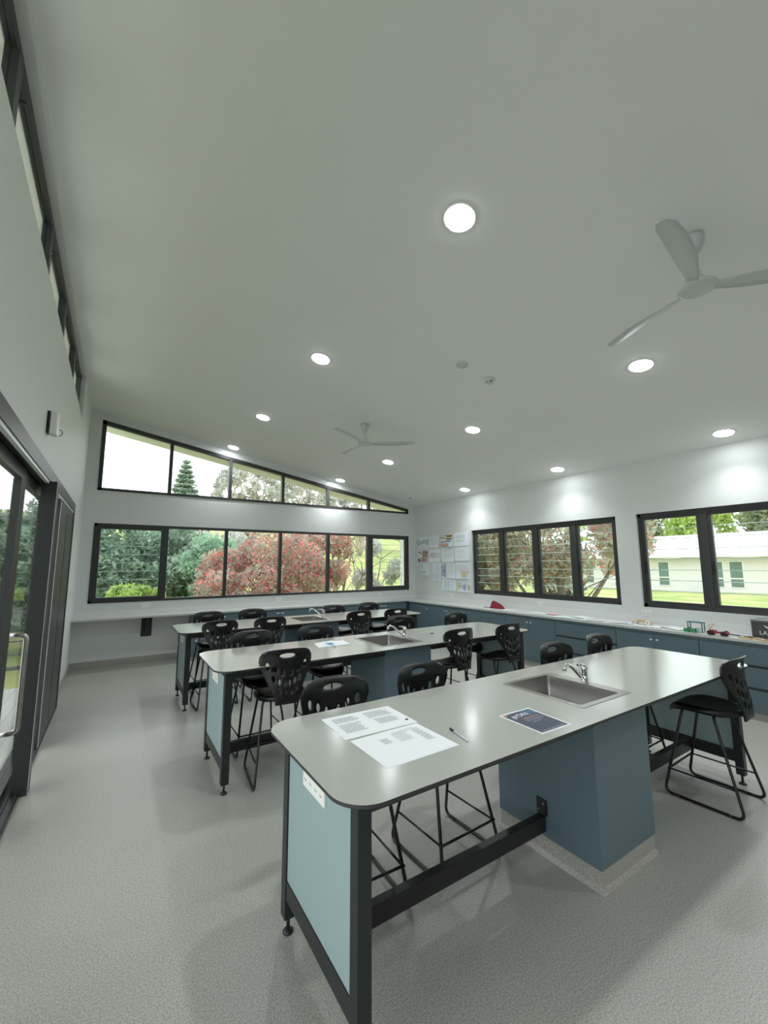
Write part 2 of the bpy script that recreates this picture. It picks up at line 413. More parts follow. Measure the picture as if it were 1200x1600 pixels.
# ------------------------------------------------------------------ sliding glass doors on the left
tr = setting('trim_1', (0, DY0, DZ))                     # door head, jambs and sill track
q = MB(); q.box(-0.13, 0.055, DY0, DY1, DZ-0.11, DZ); q.box(-0.13, 0.055, DY1-0.10, DY1, 0.0, DZ-0.11); q.box(-0.13, 0.055, DY0, DY0+0.08, 0.0, DZ-0.11)
q.build('door_frame', M_frame, tr)
q = MB()
for x in (-0.115, 0.022): q.box(x, x+0.026, DY0+0.08, DY1-0.10, DZ-0.135, DZ-0.11)
q.build('head_track', mat('track_aluminium', srgb(214, 218, 220), 0.35, 0.3, noise=0.03), tr)
q = MB(); q.box(-0.16, 0.055, DY0, DY1, 0.0, 0.018)
for x in (-0.115, -0.062, -0.012, 0.035): q.box(x, x+0.008, DY0+0.08, DY1-0.10, 0.018, 0.028)
q.build('sill_track', M_frame, tr)
def leaf(name, x, y0, y1, st=0.11, th=0.045, louvre=False):
    o = setting(name, (x, y0, 0.03)); z0, z1 = 0.03, DZ-0.125
    f = MB(); f.box(x-th/2, x+th/2, y0, y0+st, z0, z1); f.box(x-th/2, x+th/2, y1-st, y1, z0, z1)
    f.box(x-th/2, x+th/2, y0+st, y1-st, z1-0.09, z1); f.box(x-th/2, x+th/2, y0+st, y1-st, z0, z0+0.045); f.build('leaf_frame', M_frame, o)
    if louvre:
        zt = z1-0.09; zb = 1.1; n = 9; h = (zt-zb)/n
        box('mid_rail', (x-th/2, x+th/2, y0+st, y1-st, zb-0.03, zb), M_frame, o)
        for i in range(n): blade_x(o, x, y0+st, y1-st, zb+h*(i+0.5), h+0.012)
        pane(o, (x-0.003, x+0.003, y0+st, y1-st, z0+0.045, zb-0.03))
    else:
        pane(o, (x-0.003, x+0.003, y0+st, y1-st, z0+0.045, z1-0.09))
    return o
leaf('door_1', 0.0, 0.45, 2.10)
leaf('door_2', -0.05, 2.05, 4.02, st=0.17)
d3 = leaf('door_3', -0.065, 4.0, 5.2, st=0.10)
# bulky stacking posts at the far end of the run
for k, (y, x0, x1, dy) in enumerate(((4.55, -0.03, 0.105, 0.30), (5.55, -0.02, 0.055, 0.45))):
    pass
d4 = setting('door_4', (0.03, 4.50, 0.0))
q = MB(); q.box(0.0, 0.105, 4.52, 4.66, 0.0, DZ-0.115); q.build('meeting_stile', M_frame, d4)
box('seal_strip', (0.1055, 0.108, 4.515, 4.519, 0.0, DZ-0.12), M_trimw, d4)
q = MB(); q.box(0.0, 0.05, 4.66, 4.70, 0.0, DZ-0.115); q.build('stop_bead', M_frame, d4)
d5 = leaf('door_5', 0.025, 5.5, 6.95, st=0.70)
box('seal_strip', (0.0475, 0.050, 5.496, 5.4995, 0.03, DZ-0.13), M_trimw, d5)
# stainless pull handle on the leaf
hd = MB(); hx, hy = 0.05, 4.16
hd.tube(bez([(-0.05, hy, 1.30), (hx, hy, 1.30), (hx, hy, 0.60), (-0.05, hy, 0.60)], 5), 0.019, 12)
hd.build('pull_handle', M_steel, d3)

# ------------------------------------------------------------------ laboratory tables
TX0, TX1, TYN, TDEP = 1.308, 5.182, 1.346, 0.97
TOFF = (0.0, 2.212, 4.477)
def outlet_face(q, x, yc, zc, ny, w, h):
    """GPO on a face looking to -x"""
    q.bbox(x-0.010, x, yc-w/2, yc+w/2, zc-h/2, zc+h/2, 0.003, 0)
def make_table(yo, label):
    yn, yf = TYN+yo, TYN+TDEP+yo
    T = thing('science_bench', label, 'table', ((TX0+TX1)/2, (yn+yf)/2, 0), 'science benches with sinks')
    hole = rrect(2.985, 3.435, yn+0.195, yn+0.75, 0.02, 3)
    v, fcs = cdt_sheet(rrect(TX0, TX1, yn, yf, 0.15, 10), [hole])
    slab(v, fcs, lambda p: (p[0], p[1], HT), lambda p: (p[0], p[1], HT-0.014), MB(), 0, 1, 1).build('worktop', [M_top, M_edge], T)
    lt = HT-0.014
    for lx in (TX0+0.087, TX1-0.147):
        for ly in (yn+0.09, yf-0.15):
            lg = box('leg', (lx, lx+0.06, ly, ly+0.06, 0.075, lt), M_black, T, 0.003)
            cx, cy = lx+0.03, ly+0.03
            ft = MB(); ft.lathe([(0.009, 0.012), (0.009, 0.09)], (cx, cy, 0), 10); ft.lathe([(0.026, 0.0), (0.027, 0.006), (0.018, 0.014), (0.009, 0.018)], (cx, cy, 0), 16)
            ft.build('levelling_foot', M_black, lg)
        ly0, ly1 = yn+0.15, yf-0.15
        for z0, z1 in ((0.17, 0.255), (0.895, lt)): box('end_rail', (lx+0.004, lx+0.056, ly0, ly1, z0, z1), M_black, T, 0.003)
        px = lx+0.008 if lx < 3 else lx+0.034
        ep = box('end_panel', (px, px+0.018, ly0+0.002, ly1-0.002, 0.257, lt-0.001), M_teal, T)
    # power points on the left end
    lx = TX0+0.087
    for (yc, w) in ((yn+0.50, 0.235),):
        pw = MB(); outlet_face(pw, lx+0.008, yc, 0.83, -1, w, 0.085); po = pw.build('power_outlet', M_white, T)
        hl = MB()
        for k in (-0.085, -0.03, 0.03, 0.085):
            box('switch', (lx-0.006, lx-0.001, yc+k-0.008, yc+k+0.008, 0.845, 0.862), M_white, po, 0.001)
            for (dy, a) in ((-0.007, 0.4), (0.007, -0.4)):
                hl.box(-0.0004, 0.0006, -0.001, 0.001, -0.006, 0.006, 0, Matrix.Translation((lx-0.0025, yc+k+dy, 0.822)) @ Matrix.Rotation(a, 4, 'X'))
        hl.build('socket_slot', M_dark, po, kind='stuff')
    # under-frame
    for (a, b) in ((TX0+0.147, 2.955), (3.576, TX1-0.147)):
        for ly in (yn+0.095, yf-0.145): box('apron_rail', (a, b, ly, ly+0.05, 0.885, lt-0.001), M_black, T, 0.003)
    cy = yn+0.485
    for (a, b, xb, s) in ((TX0+0.143, 2.953, 2.955, -1), (3.578, TX1-0.143, 3.576, 1)):
        st = box('stretcher', (a, b, cy-0.025, cy+0.025, 0.155, 0.245), M_black, T, 0.004)
        bx0, bx1 = (xb-0.008, xb+0.006) if s < 0 else (xb-0.006, xb+0.008)
        br = box('bracket', (bx0, bx1, cy-0.035, cy+0.035, 0.246, 0.335), M_black, T, 0.002)
        bo = MB()
        for dy, dz in ((-0.018, 0.315), (0.018, 0.27)):
            xx = bx0 if s < 0 else bx1
            bo.tube([(xx+s*0.004, cy+dy, dz), (xx, cy+dy, dz)], 0.006, 8)
        bo.build('bolt', M_chrome, br, kind='stuff')
    # sink cabinet on a coved vinyl plinth, built around the basin
    x0, x1, cyn, cyf = 2.961, 3.570, yn+0.113, yn+0.841
    cb = MB(); cb.box(x0, x1, cyn, cyn+0.018, 0.12, lt-0.001); cb.box(x0, x1, cyf-0.018, cyf, 0.12, lt-0.001)
    cb.box(x0, x0+0.018, cyn+0.018, cyf-0.018, 0.12, lt-0.001); cb.box(x1-0.018, x1, cyn+0.018, cyf-0.018, 0.12, lt-0.001); cb.box(x0+0.018, x1-0.018, cyn+0.018, cyf-0.018, 0.12, 0.138)
    cab = cb.build('cabinet', M_dteal, T)
    pl = MB(); e = 0.012
    pl.box(x0+0.004, x1-0.004, cyn+0.004, cyf-0.004, 0.02, 0.12)
    pl.add([(x0+0.004, cyn+0.004, 0.03), (x1-0.004, cyn+0.004, 0.03), (x1-0.004, cyf-0.004, 0.03), (x0+0.004, cyf-0.004, 0.03),
            (x0-e, cyn-e, 0.001), (x1+e, cyn-e, 0.001), (x1+e, cyf+e, 0.001), (x0-e, cyf+e, 0.001)], [(0, 1, 5, 4), (1, 2, 6, 5), (2, 3, 7, 6), (3, 0, 4, 7), (4, 5, 6, 7)])
    pl.build('plinth', M_floor, cab)
    tr = MB(); tr.box(x0+0.001, x1-0.001, cyn+0.001, cyn+0.003, 0.116, 0.122); tr.box(x0+0.001, x0+0.003, cyn+0.001, cyf-0.001, 0.116, 0.122); tr.build('capping_strip', M_steel, cab)
    return T
make_table(0.0, 'nearest grey-topped science bench with teal end panel and flyer on top')
make_table(TOFF[1], 'middle grey-topped science bench with teal end panel and steel sink')
make_table(TOFF[2], 'farthest grey-topped science bench, nearest the back windows')

def make_sink(yo, label):
    yn = TYN+yo; S = thing('sink', label, 'sink', (3.23, yn+0.47, HT), 'inset steel sinks')
    ox0, ox1, oy0, oy1 = 2.958, 3.510, yn+0.163, yn+0.775
    ix0, ix1, iy0, iy1 = 2.992, 3.428, yn+0.20, yn+0.744
    v, f = cdt_sheet(rrect(ox0, ox1, oy0, oy1, 0.012, 3), [rrect(ix0, ix1, iy0, iy1, 0.022, 5)])
    slab(v, f, lambda p: (p[0], p[1], HT+0.003), lambda p: (p[0], p[1], HT+0.0004), MB(), 0, 0).build('rim', M_steel, S)
    b = MB(); n = 6
    rings = []
    for (ins, z) in ((0, HT+0.002), (0.002, HT-0.03), (0.006, HT-0.165), (0.022, HT-0.185), (0.05, HT-0.188)):
        rings.append([(x, y, z) for x, y in rrect(ix0+ins, ix1-ins, iy0+ins, iy1-ins, 0.022, n)])
    N = len(rings[0]); vs = [p for r in rings for p in r]
    fs = [(i*N+k, i*N+(k+1) % N, (i+1)*N+(k+1) % N, (i+1)*N+k) for i in range(len(rings)-1) for k in range(N)]+[[(len(rings)-1)*N+k for k in range(N)]]
    b.add(vs, fs, 0, True); b.build('basin', M_steel, S, fix=False)
    dr = MB(); dr.lathe([(0.042, 0.0), (0.042, 0.003), (0.033, 0.004), (0.03, 0.001), (0.0, 0.001)], ((ix0+ix1)/2, (iy0+iy1)/2, HT-0.188), 20); dr.build('drain', M_chrome, S)
    return S
def make_tap(yo, label):
    y = TYN+yo+0.455; x = 3.462; A = thing('mixer_tap', label, 'tap', (x, y, HT+0.003), 'chrome mixer taps')
    z = HT+0.0035
    b = MB(); b.lathe([(0.026, 0), (0.026, 0.006), (0.021, 0.010), (0.021, 0.088), (0.024, 0.092), (0.024, 0.104), (0.019, 0.118), (0.0, 0.122)], (x, y, z), 20); b.build('body', M_chrome, A)
    s = MB(); s.tube([(x-0.012, y, z+0.024), (x-0.06, y, z+0.058), (x-0.155, y, z+0.132), (x-0.185, y, z+0.147), (x-0.215, y, z+0.149), (x-0.232, y, z+0.140)], [0.013, 0.0125, 0.012, 0.012, 0.012, 0.012], 10)
    sp = s.build('spout', M_chrome, A)
    a = MB(); a.tube([(x-0.231, y, z+0.146), (x-0.236, y, z+0.112)], 0.0135, 12); a.build('aerator', M_chrome, sp)
    l = MB(); l.tube([(x+0.008, y, z+0.112), (x-0.035, y, z+0.130), (x-0.085, y, z+0.134)], [0.015, 0.010, 0.006], 10); l.build('lever', M_chrome, A)
for yo, w in zip(TOFF, ('nearest', 'middle', 'farthest')):
    make_sink(yo, f'rectangular steel sink set into the {w} bench')
    make_tap(yo, f'chrome mixer tap behind the sink on the {w} bench')

# ------------------------------------------------------------------ stools
def make_stool():
    S = thing('stool', 'black plastic stool', 'stool', (0, 0, 0), 'black stools at the science benches')
    # backrest: perforated curved shell
    prof = [(0.0, 0.098), (0.06, 0.108), (0.14, 0.142), (0.22, 0.182), (0.29, 0.216), (0.345, 0.230), (0.385, 0.226), (0.418, 0.205), (0.437, 0.172), (0.446, 0.12), (0.450, 0.06)]
    def hw(v):
        for (a, b), (c_, d) in zip(prof[:-1], prof[1:]):
            if a <= v <= c_: return b+(d-b)*(v-a)/(c_-a)
        return prof[-1][1]
    out = [(w, v) for v, w in prof]+[(-w, v) for v, w in prof[::-1]]
    def ell(u, v, a, b, tilt=0.0, n=10):
        return [(u+a*math.cos(q)*math.cos(tilt)-b*math.sin(q)*math.sin(tilt), v+a*math.cos(q)*math.sin(tilt)+b*math.sin(q)*math.cos(tilt)) for q in [2*PI*k/n for k in range(n)]]
    holes = [ell(0, 0.393, 0.068, 0.019, 0, 16)]
    for u, v, a, b, t in ((0.160, 0.312, 0.015, 0.031, 0.25), (0.100, 0.282, 0.014, 0.029, 0.2), (0.040, 0.250, 0.012, 0.029, 0.1), (0.112, 0.205, 0.012, 0.025, 0.22), (0.066, 0.184, 0.012, 0.027, 0.15), (0.021, 0.166, 0.009, 0.027, 0.03), (0.068, 0.112, 0.011, 0.025, 0.15), (0.026, 0.090, 0.010, 0.026, 0.05)):
        for s in (1, -1): holes.append(ell(s*u, v, a, b, -s*t))
    vs, fs = cdt_sheet(out, holes, 0.024)
    def yb(u, v):
        lean = -0.258-0.026*math.cos(min(v/0.26, 1)*PI/2)
        lean -= 0.022*max(0, (v-0.40)/0.05)**2
        return lean+1.15*u*u*(0.55+0.45*min(v/0.2, 1))
    q = slab(vs, fs, lambda p: (p[0], yb(*p)+0.006, 0.650+p[1]), lambda p: (p[0], yb(*p)-0.006, 0.650+p[1]), MB(), 0, 0, 0, True)
    q.build('backrest', M_stool, S)
    # seat: dished pan with a rolled edge
    q = MB(); N = 36; R = 9; vs = []
    def pt(r, a):
        c_, s_ = math.cos(a), math.sin(a); n = 2.7
        k = (abs(c_)**n+abs(s_)**n)**(-1/n)
        x, y = 0.222*k*c_*r, -0.020+0.250*k*s_*r
        if y < 0: x *= 1-0.22*(min(-y/0.2, 1))**2
        return x, y
    def zt(x, y, r):
        z = 0.694+0.020*(x/0.22)**2*(1 if y < 0.1 else 0.6)-0.055*max(0, (y-0.10)/0.13)**2+0.03*min(1, max(0, (-y-0.12)/0.14))**2
        return z-(0.022*max(0, (r-0.9)/0.1)**1.5)
    for lay in (0, 1):
        vs.append((0, -0.020, 0.694-0.014*lay))
        for i in range(1, R+1):
            r = (i/R)**0.8
            for k in range(N):
                x, y = pt(r, 2*PI*k/N); vs.append((x, y, zt(x, y, r)-(0.014 if lay else 0)-(0.012 if lay and i == R else 0)))
    n1 = 1+R*N; fs = []
    for lay in (0, 1):
        o = lay*n1
        for k in range(N): fs.append((o, o+1+k, o+1+(k+1) % N) if not lay else (o, o+1+(k+1) % N, o+1+k))
        for i in range(R-1):
            for k in range(N):
                a, b, c_, d = o+1+i*N+k, o+1+i*N+(k+1) % N, o+1+(i+1)*N+(k+1) % N, o+1+(i+1)*N+k
                fs.append((a, d, c_, b) if not lay else (a, b, c_, d))
    for k in range(N): fs.append((1+(R-1)*N+k, n1+1+(R-1)*N+k, n1+1+(R-1)*N+(k+1) % N, 1+(R-1)*N+(k+1) % N))
    q.add(vs, fs, 0, True); q.build('seat', M_stool, S)
    # sled frame
    for s in (-1, 1):
        q = MB(); q.tube(bez([(s*0.05, 0.10, 0.660), (s*0.165, 0.10, 0.660), (s*0.245, 0.245, 0.008), (s*0.245, -0.262, 0.008), (s*0.165, -0.10, 0.660), (s*0.05, -0.10, 0.660)], 5), 0.0105, 8)
        lf = q.build('sled_leg', M_rod, S)
        for yy in (0.16, -0.17): MB().tube([(s*0.245, yy-0.018, 0.0075), (s*0.245, yy+0.018, 0.0075)], 0.0115, 8).build('glide', M_stool, lf)
    def leg_at(s, front, z):
        t = (0.660-z)/0.652; y0, y1 = (0.10, 0.245) if front else (-0.10, -0.262)
        return Vector((s*(0.165+0.08*t), y0+(y1-y0)*t, z))
    q = MB(); zf = 0.185
    q.tube([leg_at(-1, True, zf)+Vector((-0.012, 0.004, 0)), leg_at(1, True, zf)+Vector((0.012, 0.004, 0))], 0.0075, 8)
    for s in (-1, 1): q.tube([leg_at(s, True, zf), leg_at(s, False, zf)], 0.0065, 8)
    q.build('footrest', M_rod, S)
    return S
proto = make_stool()
def put_stool(o, x, y, rz, label, dz=0.0):
    o.location = (x, y, 0.0); o.rotation_euler = (0, 0, rz); o['label'] = label
# (x of backrest, y of backrest, faces +y?)
stools = [
 (1.80, 2.50, PI-0.04, 'black stool behind the nearest bench, at its left end by the white sheets'),
 (2.49, 2.50, PI+0.03, 'black stool behind the nearest bench, second from its left end'),
 (3.99, 2.45, PI-0.02, 'black stool behind the nearest bench, just behind its tap'),
 (4.74, 2.48, PI+0.02, 'black stool behind the nearest bench, rightmost of the far-side row'),
 (4.668, 1.268, 0.03, 'black stool pulled up to the near side of the nearest bench, right end'),
 (1.875, 3.53, -0.10, 'black stool with back to camera at the middle bench, left end'),
 (3.915, 3.53, 0.02, 'black stool with back to camera at the middle bench, right of its cabinet'),
 (4.69, 3.48, 0.04, 'black stool with back to camera at the middle bench, right end'),
 (1.90, 4.73, PI, 'black stool behind the middle bench, leftmost of the far-side row'),
 (2.62, 4.70, PI+0.02, 'black stool behind the middle bench, left of its sink'),
 (3.99, 4.90, PI-0.03, 'black stool behind the middle bench, seen behind its tap'),
 (4.93, 4.80, PI+0.02, 'black stool behind the middle bench, rightmost of the far-side row'),
 (1.795, 5.80, 0.02, 'black stool with back to camera at the farthest bench, left end'),
 (2.46, 5.80, -0.03, 'black stool with back to camera at the farthest bench, left of its sink'),
 (3.87, 5.75, 0.03, 'black stool with back to camera at the farthest bench, right of its tap'),
 (4.565, 5.74, 0.0, 'black stool with back to camera at the farthest bench, right end'),
 (1.845, 7.06, PI+0.02, 'black stool behind the farthest bench, leftmost of the far-side row'),
 (2.525, 7.05, PI-0.02, 'black stool behind the farthest bench, second from the left'),
 (3.92, 6.90, PI, 'black stool behind the farthest bench, right of its tap'),
 (4.685, 6.96, PI+0.02, 'black stool behind the farthest bench, rightmost of the far-side row'),
]
for i, (x, y, rz, lab) in enumerate(stools):
    o = proto if i == 0 else copy_tree(proto)
    bx, by = 0.0, -0.262                                       # backrest centre in stool space
    put_stool(o, x-(bx*math.cos(rz)-by*math.sin(rz)), y-(bx*math.sin(rz)+by*math.cos(rz)), rz, lab)

# ------------------------------------------------------------------ perimeter bench
XF, YF = 7.026, 8.854              # front edges of the worktop
q = MB(); q.prism([(0.002, YF), (XF, YF), (XF, YB+0.02), (W-0.002, YB+0.02), (W-0.002, D-0.002), (0.002, D-0.002)], lambda p, s: (p[0], p[1], (HB-0.033, HB)[s]))
o = q.build('bench_worktop', M_btop); tag(o, 'long pale L-shaped worktop along the back and right walls', 'worktop')
q = MB(); q.box(0.002, W-0.014, D-0.014, D-0.002, HB+0.0005, HB+0.10); q.box(W-0.014, W-0.002, YB+0.02, D-0.002, HB+0.0005, HB+0.10)
o = q.build('trim_2', M_trimw, kind='structure')
br = thing('bench_bracket', 'charcoal plate bracket under the open left end of the back worktop', 'bracket', (1.15, D, 0.48))
q = MB(); q.bbox(1.055, 1.235, D-0.012, D-0.001, 0.48, HB-0.034, 0.002); q.build('wall_plate', M_frame, br)
q = MB(); q.prism([(YF+0.08, HB-0.034), (D-0.012, HB-0.034), (D-0.012, 0.52), (D-0.06, 0.52), (YF+0.08, HB-0.08)], lambda p, s: (1.135+0.02*s, p[0], p[1])); q.build('gusset', M_frame, br)
ZT = HB-0.034
M_groove = mat('groove_shade', srgb(58, 72, 79), 0.6, noise=0.05)  # darker slate, the shade between drawers put into the colour
def knob(q, side, x, y, z):
    if side == 'r': q.bbox(x-0.014, x, y-0.014, y+0.014, z-0.011, z+0.011, 0.002)
    else: q.bbox(x-0.014, x+0.014, y-0.014, y, z-0.011, z+0.011, 0.002)
def cab_right(ya, yb, kind, lab):
    """unit on the right wall between ya > yb"""
    C = thing('base_cabinet', lab, 'cabinet', (7.33, (ya+yb)/2, 0), 'slate blue base cabinets')
    x = 7.062; g = 0.002
    q = MB(); q.box(x+0.02, W-0.016, yb+0.0005, ya-0.0005, 0.06, ZT-0.001); q.box(x+0.012, x+0.02, yb+0.0005, ya-0.0005, 0.81, ZT-0.001); q.build('carcass', M_dteal, C)
    box('kickboard', (x+0.02, x+0.035, yb+0.0005, ya-0.0005, 0.0, 0.06), M_floor, C)
    if kind == 'doors':
        m = (ya+yb)/2
        for (a, b, ky) in ((ya, m, m+0.04), (m, yb, m-0.04)):
            d = box('door', (x, x+0.018, b+g, a-g, 0.065, 0.815), M_dteal, C, 0.0015)
            k = MB(); knob(k, 'r', x-0.0005, ky, 0.745); k.build('knob', M_white, d)
        box('gap_shade_sheet', (x+0.0185, x+0.0195, yb+0.0005, ya-0.0005, 0.065, 0.82), M_dark, C)  # near-black sheet stands in for shade in the door gaps
    elif kind == 'single':
        d = box('door', (x, x+0.018, yb+g, ya-g, 0.065, 0.815), M_dteal, C, 0.0015)
        k = MB(); knob(k, 'r', x-0.0005, yb+0.05, 0.745); k.build('knob', M_white, d)
        box('gap_shade_sheet', (x+0.0185, x+0.0195, yb+0.0005, ya-0.0005, 0.065, 0.82), M_dark, C)  # dark sheet painted as shade around the single door
    else:
        for z0, z1 in ((0.605, 0.815), (0.345, 0.575), (0.065, 0.315)):
            box('drawer', (x, x+0.018, yb+g+0.004, ya-g-0.004, z0, z1), M_dteal, C, 0.0015)
        box('groove_shade_sheet', (x+0.0185, x+0.0195, yb+0.0005, ya-0.0005, 0.065, 0.82), M_groove, C)  # darker sheet stands in for shade in the drawer finger gaps
units = [(8.82, 8.04, 'single', 'slate blue corner cabinet door where the two worktops meet'),
 (8.04, 6.74, 'doors', 'slate blue two-door cabinet below the wall of posters'),
 (6.74, 5.64, 'drawers', 'slate blue drawer unit under the red cloth bag'),
 (5.64, 4.55, 'doors', 'slate blue two-door cabinet under the pink and white papers'),
 (4.55, 3.505, 'drawers', 'slate blue drawer unit under the scattered printed papers'),
 (3.505, 2.435, 'doors', 'slate blue two-door cabinet under the small wooden car'),
 (2.435, 1.36, 'drawers', 'slate blue drawer unit under the dark box and wood offcuts'),
 (1.36, 0.30, 'doors', 'slate blue two-door cabinet at the right end, beyond the frame edge')]
for u in units: cab_right(*u)
def cab_back(xa, xb, lab):
    C = thing('base_cabinet', lab, 'cabinet', ((xa+xb)/2, 9.07, 0), 'slate blue base cabinets')
    y = 8.885; g = 0.002
    q = MB(); q.box(xa+0.0005, xb-0.0005, y+0.02, D-0.016, 0.06, ZT-0.001); q.build('carcass', M_dteal, C)
    box('kickboard', (xa+0.0005, xb-0.0005, y+0.02, y+0.035, 0.0, 0.06), M_floor, C)
    m = (xa+xb)/2
    for (a, b, kx) in ((xa, m, m-0.05), (m, xb, m+0.05)):
        d = box('door', (a+g, b-g, y, y+0.018, 0.065, ZT-0.012), M_dteal, C, 0.0015)
        k = MB(); k.bbox(kx-0.03, kx+0.03, y-0.012, y-0.0005, 0.775, 0.795, 0.002); k.build('pull', M_white, d)
    box('gap_shade_sheet', (xa+0.0005, xb-0.0005, y+0.0185, y+0.0195, 0.065, 0.85), M_dark, C)  # dark sheet behind the doors, shade of the gaps as colour
cab_back(1.88, 2.98, 'slate blue back-wall cabinet next to the open knee space')
cab_back(2.98, 4.30, 'slate blue back-wall cabinet behind the sink of the farthest bench')
cab_back(4.30, 5.60, 'slate blue back-wall cabinet, third along from the knee space')
cab_back(5.60, 7.02, 'slate blue back-wall cabinet beside the corner')

# ------------------------------------------------------------------ wall power points
def gpo(kind, a, z, lab):
    if kind == 'b':
        C = thing('power_outlet', lab, 'outlet', (a, D, z), 'white wall power outlets')
        box('plate', (a-0.075, a+0.075, D-0.010, D-0.0005, z-0.045, z+0.045), M_white, C, 0.003)
        for k in (-0.035, 0.035):
            box('switch', (a+k-0.008, a+k+0.008, D-0.015, D-0.0095, z+0.014, z+0.032), M_white, C, 0.001)
            q = MB()
            for dx, r in ((-0.009, 0.4), (0.009, -0.4)): q.box(-0.0015, 0.0015, -0.0006, 0.0006, -0.008, 0.008, 0, Matrix.Translation((a+k+dx, D-0.0105, z-0.01)) @ Matrix.Rotation(r, 4, 'Y'))
            q.build('socket_slot', M_dark, C, kind='stuff')
    else:
        C = thing('power_outlet', lab, 'outlet', (W, a, z), 'white wall power outlets')
        box('plate', (W-0.010, W-0.0005, a-0.075, a+0.075, z-0.045, z+0.045), M_white, C, 0.003)
        for k in (-0.035, 0.035):
            box('switch', (W-0.015, W-0.0095, a+k-0.008, a+k+0.008, z+0.014, z+0.032), M_white, C, 0.001)
            q = MB()
            for dx, r in ((-0.009, 0.4), (0.009, -0.4)): q.box(-0.0006, 0.0006, -0.0015, 0.0015, -0.008, 0.008, 0, Matrix.Translation((W-0.0105, a+k+dx, z-0.01)) @ Matrix.Rotation(r, 4, 'X'))
            q.build('socket_slot', M_dark, C, kind='stuff')
gpo('b', 1.11, 1.055, 'white power outlet on the back wall under the left louvre bay')
gpo('b', 3.72, 1.05, 'white power outlet on the back wall below the red-flowered shrub')
gpo('b', 6.42, 1.05, 'white power outlet on the back wall near the corner')
gpo('r', 7.79, 1.05, 'white power outlet on the right wall below the posters')
gpo('r', 5.23, 1.05, 'white power outlet on the right wall beside the red bag')
gpo('r', 3.30, 1.05, 'white power outlet on the right wall behind the small wooden car')

# ------------------------------------------------------------------ ceiling fittings
TILT = Matrix.Rotation(math.atan(CS), 4, 'Y')
def on_ceiling(x, y): return Vector((x, y, ceil_z(x)))
M_lamp = emit_mat('downlight_glow', (0.93, 0.98, 1.0), LAMP_STRENGTH)
lp = None
rows = ((2.532, 'left'), (5.10, 'middle'), (7.22, 'right'))
cols = ((1.972, 'first'), (4.43, 'second'), (6.82, 'third'), (8.97, 'fourth'), (-0.55, None))  # last entry: unseen downlights added behind the camera to light the room
for rx, rn in rows:
    for ly, cn in cols:
        if rn == 'right' and cn == 'fourth': continue
        lab = f'round white ceiling downlight, {cn} from the camera in the {rn} row' if cn else f'unseen round white ceiling downlight added behind the camera in the {rn} row'
        if lp is None:
            lp = thing('downlight', lab, 'light', (0, 0, 0), 'round ceiling downlights')
            q = MB(); q.lathe([(0.124, 0.0), (0.122, -0.005), (0.108, -0.007), (0.106, -0.001)], (0, 0, 0), 32); q.build('bezel', M_white, lp)
            q = MB(); q.lathe([(0.105, -0.0015), (0.104, -0.010), (0.085, -0.013), (0.0, -0.014)], (0, 0, 0), 32); q.build('diffuser', M_lamp, lp)
            ld = bpy.data.lights.new('beam', 'SPOT'); ld.energy = SPOT_WATTS; ld.color = (0.94, 0.985, 1.0); ld.spot_size = math.radians(126); ld.spot_blend = 1.0; ld.shadow_soft_size = 0.06
            lo = bpy.data.objects.new('beam', ld); COL.objects.link(lo); lo.parent = lp; lo.location = (0, 0, -0.03)
            o = lp
        else: o = copy_tree(lp); o['label'] = lab
        o.location = on_ceiling(rx, ly)-Vector((0, 0, 0.001)); o.rotation_euler = (0, math.atan(CS), 0)
def fan(x, y, zb, a0, lab):
    F = thing('ceiling_fan', lab, 'fan', (x, y, zb), 'white ceiling fans')
    zc = ceil_z(x)
    q = MB(); q.lathe([(0.0, -0.12), (0.035, -0.115), (0.065, -0.06), (0.072, -0.02), (0.072, 0.0)], (x, y, zc-0.012), 28); q.build('canopy', M_fan, F)
    q = MB(); q.tube([(x, y, zb+0.12), (x, y, zc-0.11)], 0.013, 14); q.build('downrod', M_fan, F)
    q = MB(); q.lathe([(0.0, -0.012), (0.085, -0.010), (0.115, 0.0), (0.118, 0.012), (0.10, 0.03), (0.055, 0.06), (0.030, 0.11), (0.020, 0.16), (0.0, 0.165)], (x, y, zb), 32); q.build('motor_hub', M_fan, F)
    for k in range(3):
        a = math.radians(a0+120*k); R = Matrix.Translation((x, y, zb+0.012)) @ Matrix.Rotation(a, 4, 'Z')
        n = 14; vs = []
        for lay in (0, 1):
            for i in range(n+1):
                t = i/n; r = 0.085+0.735*t
                ch = 0.045+0.072*math.sin(PI*min(t*1.25, 1)**0.9*0.5)-0.055*max(0, t-0.45)**1.2*1.4
                if i == n: ch *= 0.55
                sweep = 0.05*math.sin(t*2.2); tw = -0.30+0.2*t
                for sg in (-1, 0, 1):
                    cc = sg*ch*0.62; vs.append(R @ Vector((r, sweep+cc*math.cos(tw), cc*math.sin(tw)+0.004*(1-abs(sg))-(0.006 if lay else 0)+0.02*t)))
        m = (n+1)*3; fs = []
        for i in range(n):
            for s in (0, 1):
                a_, b_, c_, d_ = i*3+s, i*3+s+1, i*3+s+4, i*3+s+3
                fs.append((a_, b_, c_, d_)); fs.append((m+d_, m+c_, m+b_, m+a_))
        bnd = [i*3 for i in range(n+1)]+[n*3+1]+[i*3+2 for i in range(n, -1, -1)]+[1]
        for a_, b_ in zip(bnd, bnd[1:]+bnd[:1]): fs.append((a_, b_, m+b_, m+a_))
        q = MB(); q.add(vs, fs, 0, True); q.build('blade', M_fan, F)
fan(3.86, 1.03, 3.71, 66, 'white three-blade ceiling fan nearest the camera, upper right')
fan(3.87, 5.65, 3.77, 85, 'white three-blade ceiling fan far off near the back windows')
